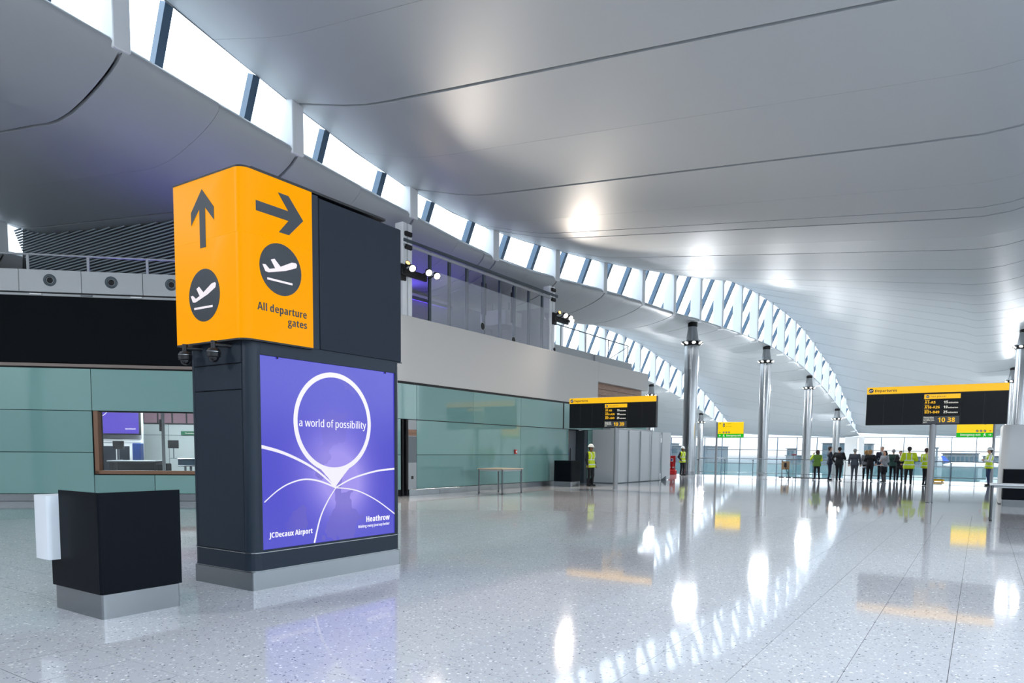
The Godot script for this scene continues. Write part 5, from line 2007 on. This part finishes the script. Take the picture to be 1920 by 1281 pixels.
# ------------------------------------------------------------------ what is seen through the far glass
func block(called: String, label: String, t0: float, t1: float, h1: float, u0: float, u1: float, m: Material, floors_: int, step: float) -> void:
	var o := thing(called, label, "building", V((t0 + t1) / 2, -7.0, u0))
	var w := t1 - t0
	var st := ST()
	bx(st, Vector3(0, (h1 + 7) / 2, -(u1 - u0) / 2), Vector3(w, h1 + 7, u1 - u0), 0.1)
	part("wall", st, m, o)
	st = ST()
	bx(st, Vector3(0, h1 + 7.15, -(u1 - u0) / 2), Vector3(w + 0.8, 0.3, u1 - u0 + 0.8), 0.05)
	part("roof", st, M.bldg_roof, o)
	var fh := (h1 + 7) / floors_
	for f in floors_:
		var x := -w / 2 + step * 0.5
		while x < w / 2 - step * 0.4:
			st = ST()
			bx(st, Vector3(x, fh * (f + 0.55), 0.06), Vector3(step * 0.66, fh * 0.5, 0.16), 0.02)
			part("window", st, M.bldg_glass, o)
			x += step

func outside() -> void:
	M.bldg = mat(c8(92, 98, 102), 0.7)
	M.bldg2 = mat(c8(78, 90, 97), 0.7)
	M.bldg_roof = mat(c8(92, 96, 100), 0.8)
	M.bldg_glass = mat(c8(52, 74, 84), 0.15)
	var g := structure("ground", "pale concrete apron outside the far glass wall")
	var st := ST()
	bb(st, -600, 600, -7.5, -7.0, 122, 1200)
	part("paving", st, mat(c8(84, 92, 95), 0.9), g)
	block("terminal_block", "grey flat-roofed building seen through the glass right of the nearest column", -96, -82, 3.4, 250, 275, M.bldg2, 3, 3.2)
	block("terminal_block", "low grey building behind the man in the white helmet at the column", -108, -97, 4.4, 240, 262, M.bldg2, 3, 3.0)
	block("office_tower", "small pale tower block on the horizon left of the third column", -57, -54.6, 2.8, 260, 264, M.bldg, 3, 1.2)
	block("office_tower", "pale blue-grey tower block seen above the two men in suits", -45.8, -38, 4.7, 262, 272, M.bldg2, 4, 1.9)
	block("office_tower", "narrow pale block on the horizon right of the end pier", -33.1, -30.5, 4.5, 262, 268, M.bldg, 4, 1.3)
	block("pier_building", "long pale gate building behind the aircraft tail", -10.2, -0.6, 1.6, 262, 274, M.bldg, 2, 1.2)
	block("hangar", "long low blue-grey building on the apron behind the group of people", -66, -14, 0.2, 300, 320, M.bldg2, 2, 4.0)
	block("hangar", "long low building at the right behind the balustrade", 0.6, 40, 0.8, 290, 310, M.bldg2, 2, 4.0)
	# aircraft tail
	var o := thing("aircraft", "parked aircraft with a blue tail fin in front of the pale gate building", "aircraft", V(-9.4, -7.0, 240))
	var bl := mat(c8(52, 84, 168), 0.5)
	st = ST()
	extrude(st, PackedVector2Array([Vector2(-0.35, 8.0), Vector2(0.45, 8.0), Vector2(2.1, 6.2), Vector2(0.55, 6.0)]), -0.12, 0.12)
	part("tail_fin", st, bl, o)
	st = ST()
	var ax := Basis(Vector3(0, 1, 0), Vector3(1, 0, 0), Vector3(0, 0, -1))
	lathe(st, [Vector2(0.0, 0.3), Vector2(0.25, 0.6), Vector2(0.7, 2.2), Vector2(0.9, 4.0), Vector2(0.9, 12.0), Vector2(0.6, 13.5), Vector2(0.0, 14.2)], Vector3(0, 5.4, 0), 14, ax, true)
	part("fuselage", st, M.white, o)
	st = ST()
	extrude(st, PackedVector2Array([Vector2(5.5, 0.0), Vector2(8.0, 0.0), Vector2(6.2, 6.0), Vector2(5.4, 6.0)]), 5.0, 5.12, Transform3D(Basis(Vector3(1, 0, 0), Vector3(0, 0, 1), Vector3(0, 1, 0)), Vector3.ZERO))
	part("wing", st, M.grey, o)
	st = ST()
	for x in [4.0, 8.5, 11.5]:
		tube(st, Vector3(x, 0, 0), Vector3(x, 4.7, 0), 0.12)
		tube(st, Vector3(x, 0.3, -0.25), Vector3(x, 0.3, 0.25), 0.3, 0.3, 12)
	part("landing_gear", st, M.stud, o)
	o = thing("light_mast", "tall dark lighting mast outside right of the board post", "mast", V(-10.6, -7, 235))
	st = ST()
	tube(st, Vector3.ZERO, Vector3(0, 10.0, 0), 0.35, 0.25)
	part("pole", st, M.bldg2, o)
	st = ST()
	bx(st, Vector3(0, 10.2, 0), Vector3(1.0, 0.5, 0.8), 0.1)
	part("lamp_head", st, M.stud, o)
	for k in 4:
		var t: float = [-38.0, -27.0, -14.0, 3.0][k]
		o = thing("service_truck", ["white service truck on the apron behind the end pier", "white service truck on the apron behind the woman with the scarf", "white service truck on the apron left of the lighting mast", "white service truck on the apron at the right"][k], "truck", V(t, -7, 200), 0.2 * k, "trucks on the apron")
		st = ST()
		bx(st, Vector3(0.8, 1.9, 0), Vector3(4.6, 2.4, 2.2), 0.12)
		part("box_body", st, M.white, o)
		st = ST()
		extrude(st, PackedVector2Array([Vector2(-3.4, 0.6), Vector2(-1.6, 0.6), Vector2(-1.6, 2.5), Vector2(-2.7, 2.5), Vector2(-3.4, 1.6)]), -1.0, 1.0)
		part("cab", st, M.grey, o)
		for q in [[-2.4, 1.0], [1.8, 1.0], [-2.4, -1.0], [1.8, -1.0]]:
			st = ST()
			tube(st, Vector3(q[0], 0.45, q[1] - 0.12), Vector3(q[0], 0.45, q[1] + 0.12), 0.45, 0.45, 14)
			part("wheel", st, M.black, o)

# ------------------------------------------------------------------ the security room behind the service window
func back_room() -> void:
	var W := Transform3D(Vector3(0.75165, 0, -0.65957), Vector3(0, 1, 0), Vector3(0.65957, 0, 0.75165), V(-21.77, 0, 8.02))
	var at := func(called: String, label: String, cat: String, p: Vector3, group := "") -> Node3D:
		var o := thing(called, label, cat, Vector3.ZERO, 0, group)
		o.transform = W * Transform3D(Basis(), p)
		return o
	var r := structure("wall_service", "pale walls and ceiling of the room behind the service window")
	r.transform = W
	var st := ST()
	bx(st, Vector3(0.8, 1.75, -9.1), Vector3(16, 3.5, 0.2))
	bx(st, Vector3(-7.2, 1.75, -4.7), Vector3(0.2, 3.5, 8.8))
	bx(st, Vector3(8.8, 1.75, -4.7), Vector3(0.2, 3.5, 8.8))
	bx(st, Vector3(0.8, 3.6, -4.8), Vector3(16, 0.2, 9.0))
	part("lining", st, mat(c8(178, 186, 184), 0.6), r)
	st = ST()
	bx(st, Vector3(2.9, 1.75, -7.1), Vector3(4.0, 3.5, 0.15))
	part("inner_wall", st, mat(c8(190, 198, 196), 0.5), r)
	st = ST()
	for s in [2.0, 3.4]: bx(st, Vector3(s, 1.2, -7.02), Vector3(0.015, 2.3, 0.01))
	bx(st, Vector3(2.9, 1.92, -7.02), Vector3(4.0, 0.015, 0.01))
	part("panel_joint", st, M.midgrey, r)
	var o: Node3D = at.call("unseen_ceiling_light", "unseen long ceiling light, lighting the room behind the service window", "lamp", Vector3(2.0, 3.46, -4.0))  # out of view, placed to light the service room
	st = ST()
	bx(st, Vector3(0, 0, 0), Vector3(3.0, 0.05, 0.5), 0.01)
	part("diffuser", st, glow(Color(0.9, 0.97, 1.0), 2.0), o)
	st = ST()
	bx(st, Vector3(0, 0.035, 0), Vector3(3.1, 0.03, 0.6), 0.01)
	part("frame", st, M.grey, o)
	area(o, Vector3(0, -0.05, 0), Vector3.DOWN, Vector2(3.0, 0.5), Color(0.9, 0.97, 1.0), 26.0)
	o = at.call("violet_panel", "violet lit panel with a white line and mirrored lettering behind the service window", "screen", Vector3(1.0, 2.3, -5.0))  # glowing violet panel with reversed lettering
	st = ST()
	bx(st, Vector3(0, 0, -0.06), Vector3(1.5, 0.84, 0.1), 0.01)
	part("casing", st, M.black, o)
	st = ST()
	bx(st, Vector3(0, 0.0, 0.0), Vector3(1.42, 0.75, 0.02))
	part("lit_face", st, glow(Color(0.38, 0.3, 0.86), 0.9), o)
	st = ST()
	pipe(st, [Vector3(-0.69, 0.02, 0.01), Vector3(-0.58, 0.14, 0.01), Vector3(-0.5, 0.15, 0.01), Vector3(-0.35, 0.26, 0.01), Vector3(-0.24, 0.37, 0.01)], 0.012)
	part("white_line", st, M.poster_white, o)
	words("Heathrow", 0.05, M.poster_white, o, Transform3D(Basis.from_scale(Vector3(-1, 1, 1)), Vector3(0.62, -0.24, 0.012)), true, 700)
	area(o, Vector3(0, 0, 0.06), Vector3(0, 0, 1), Vector2(1.4, 0.75), Color(0.45, 0.38, 1.0), 0.6)
	o = at.call("partition", "white partition under the violet panel in the service room", "partition", Vector3(0.9, 0, -5.25))
	st = ST()
	bx(st, Vector3(0, 1.4, 0), Vector3(1.7, 2.8, 0.14), 0.01)
	part("panel", st, M.white, o)
	st = ST()
	for y in [1.75, 1.62]: bx(st, Vector3(0, y, 0.075), Vector3(1.6, 0.01, 0.01))
	part("joint", st, M.midgrey, o)
	o = at.call("desk", "black service desk with a grey top just inside the service window", "desk", Vector3(2.2, 0, -3.4))
	st = ST()
	bx(st, Vector3(0, 0.5, 0), Vector3(1.36, 1.0, 0.7), 0.03)
	part("body", st, M.blackpanel, o)
	st = ST()
	bx(st, Vector3(0, 1.03, 0), Vector3(1.46, 0.045, 0.8), 0.012)
	part("desktop", st, M.grey, o)
	st = ST()
	bx(st, Vector3(-0.5, 0.52, 0.355), Vector3(0.12, 0.95, 0.01))
	part("steel_strip", st, M.steel, o)
	o = at.call("low_cabinet", "low black cabinet beside the service desk", "cabinet", Vector3(3.06, 0, -3.3))
	st = ST()
	bx(st, Vector3(0, 0.48, 0), Vector3(0.3, 0.96, 0.5), 0.02)
	part("body", st, M.blackpanel, o)
	st = ST()
	bx(st, Vector3(0, 0.7, 0.255), Vector3(0.12, 0.02, 0.02), 0.004)
	part("handle", st, M.steel, o)
	for k in 2:
		var p: Vector3 = [Vector3(1.62, 1.052, -3.55), Vector3(3.0, 1.1, -4.4)][k]
		o = at.call("monitor", ["black monitor standing on the service desk", "black monitor over the teal roller bench"][k], "monitor", p, "monitors in the service room")
		st = ST()
		bx(st, Vector3(0, 0.48, 0), Vector3(0.34, 0.27, 0.03), 0.01)
		part("screen", st, M.black, o)
		st = ST()
		tube(st, Vector3(0, 0.02, -0.02), Vector3(0, 0.36, -0.02), 0.018)
		bx(st, Vector3(0, 0.01, 0), Vector3(0.18, 0.02, 0.14), 0.004)
		part("stand", st, M.midgrey, o)
	o = at.call("blue_cabinet", "tall blue cabinet behind the service desk", "cabinet", Vector3(1.78, 0, -4.7))
	st = ST()
	bx(st, Vector3(0, 0.8, 0), Vector3(0.26, 1.6, 0.3), 0.02)
	part("body", st, mat(c8(26, 62, 128), 0.4), o)
	st = ST()
	bx(st, Vector3(0.08, 1.0, 0.16), Vector3(0.02, 0.14, 0.02), 0.004)
	part("handle", st, M.steel, o)
	o = at.call("glass_rail", "dark glass guard rail with white posts behind the service desk", "railing", Vector3(0.9, 0, -4.3))
	for k in 5:
		st = ST()
		bx(st, Vector3(-0.9 + 0.42 * k, 0.77, 0), Vector3(0.03, 1.52, 0.03), 0.005)
		part("baluster", st, M.white, o)
		if k < 4:
			st = ST()
			bx(st, Vector3(-0.69 + 0.42 * k, 1.0, 0), Vector3(0.38, 1.0, 0.012))
			part("pane", st, M.dark, o)
	o = at.call("steel_post", "grey upright post dividing the view through the service window", "post", Vector3(3.3, 0, -2.6))
	st = ST()
	bx(st, Vector3(0, 1.7, 0), Vector3(0.07, 3.4, 0.1), 0.01)
	part("upright", st, M.grey, o)
	st = ST()
	bx(st, Vector3(-0.06, 2.15, 0.02), Vector3(0.07, 0.36, 0.06), 0.01)
	part("card_reader", st, M.black, o)
	o = at.call("roller_bench", "teal roller bench with steel edges at the right of the service window", "bench", Vector3(4.4, 0, -4.9))
	st = ST()
	bx(st, Vector3(0, 0.98, 0), Vector3(2.6, 0.2, 0.8), 0.01)
	part("bed", st, mat(c8(36, 76, 96), 0.5), o)
	st = ST()
	for z in [-0.4, 0.4]: bx(st, Vector3(0, 1.09, z), Vector3(2.6, 0.03, 0.05), 0.005)
	bx(st, Vector3(0, 0.86, 0.41), Vector3(2.6, 0.04, 0.03), 0.005)
	part("edge_rail", st, M.steel, o)
	for q in [[-1.1, 0.3], [1.1, 0.3], [-1.1, -0.3], [1.1, -0.3]]:
		st = ST()
		bx(st, Vector3(q[0], 0.44, q[1]), Vector3(0.06, 0.88, 0.06), 0.005)
		part("leg", st, M.midgrey, o)
	o = at.call("exit_sign", "green sign with white lettering on the pale wall of the service room", "sign", Vector3(2.75, 2.0, -6.98))
	st = ST()
	bx(st, Vector3(0, 0, 0), Vector3(0.62, 0.14, 0.03), 0.005)
	part("plate", st, mat(c8(10, 110, 70), 0.4), o)
	words("Fire assembly point", 0.035, M.print_white, o, Transform3D(Basis(), Vector3(0.03, -0.02, 0.016)), false, 700, false, 0.8)
	o = at.call("window_band", "band of pinkish panes high on the wall of the service room", "window", Vector3(2.9, 2.55, -6.99))
	st = ST()
	bx(st, Vector3(0, 0, 0), Vector3(3.6, 0.46, 0.03), 0.005)
	part("frame", st, M.black, o)
	for k in 7:
		st = ST()
		bx(st, Vector3(-1.5 + 0.5 * k, 0, 0.016), Vector3(0.44, 0.38, 0.012))
		part("pane", st, mat(c8(150, 118, 128), 0.1), o)
	person("person in a dark hat and purple shirt seen through the service window", -22.9, 14.9, 1.68, 0.6, {"jacket": mat(c8(74, 52, 90), 0.8), "trousers": mat(c8(22, 23, 28), 0.75), "hair": mat(c8(30, 26, 26), 0.7), "helmet": mat(c8(26, 26, 30), 0.7), "larm": "raised", "rarm": "folded"})
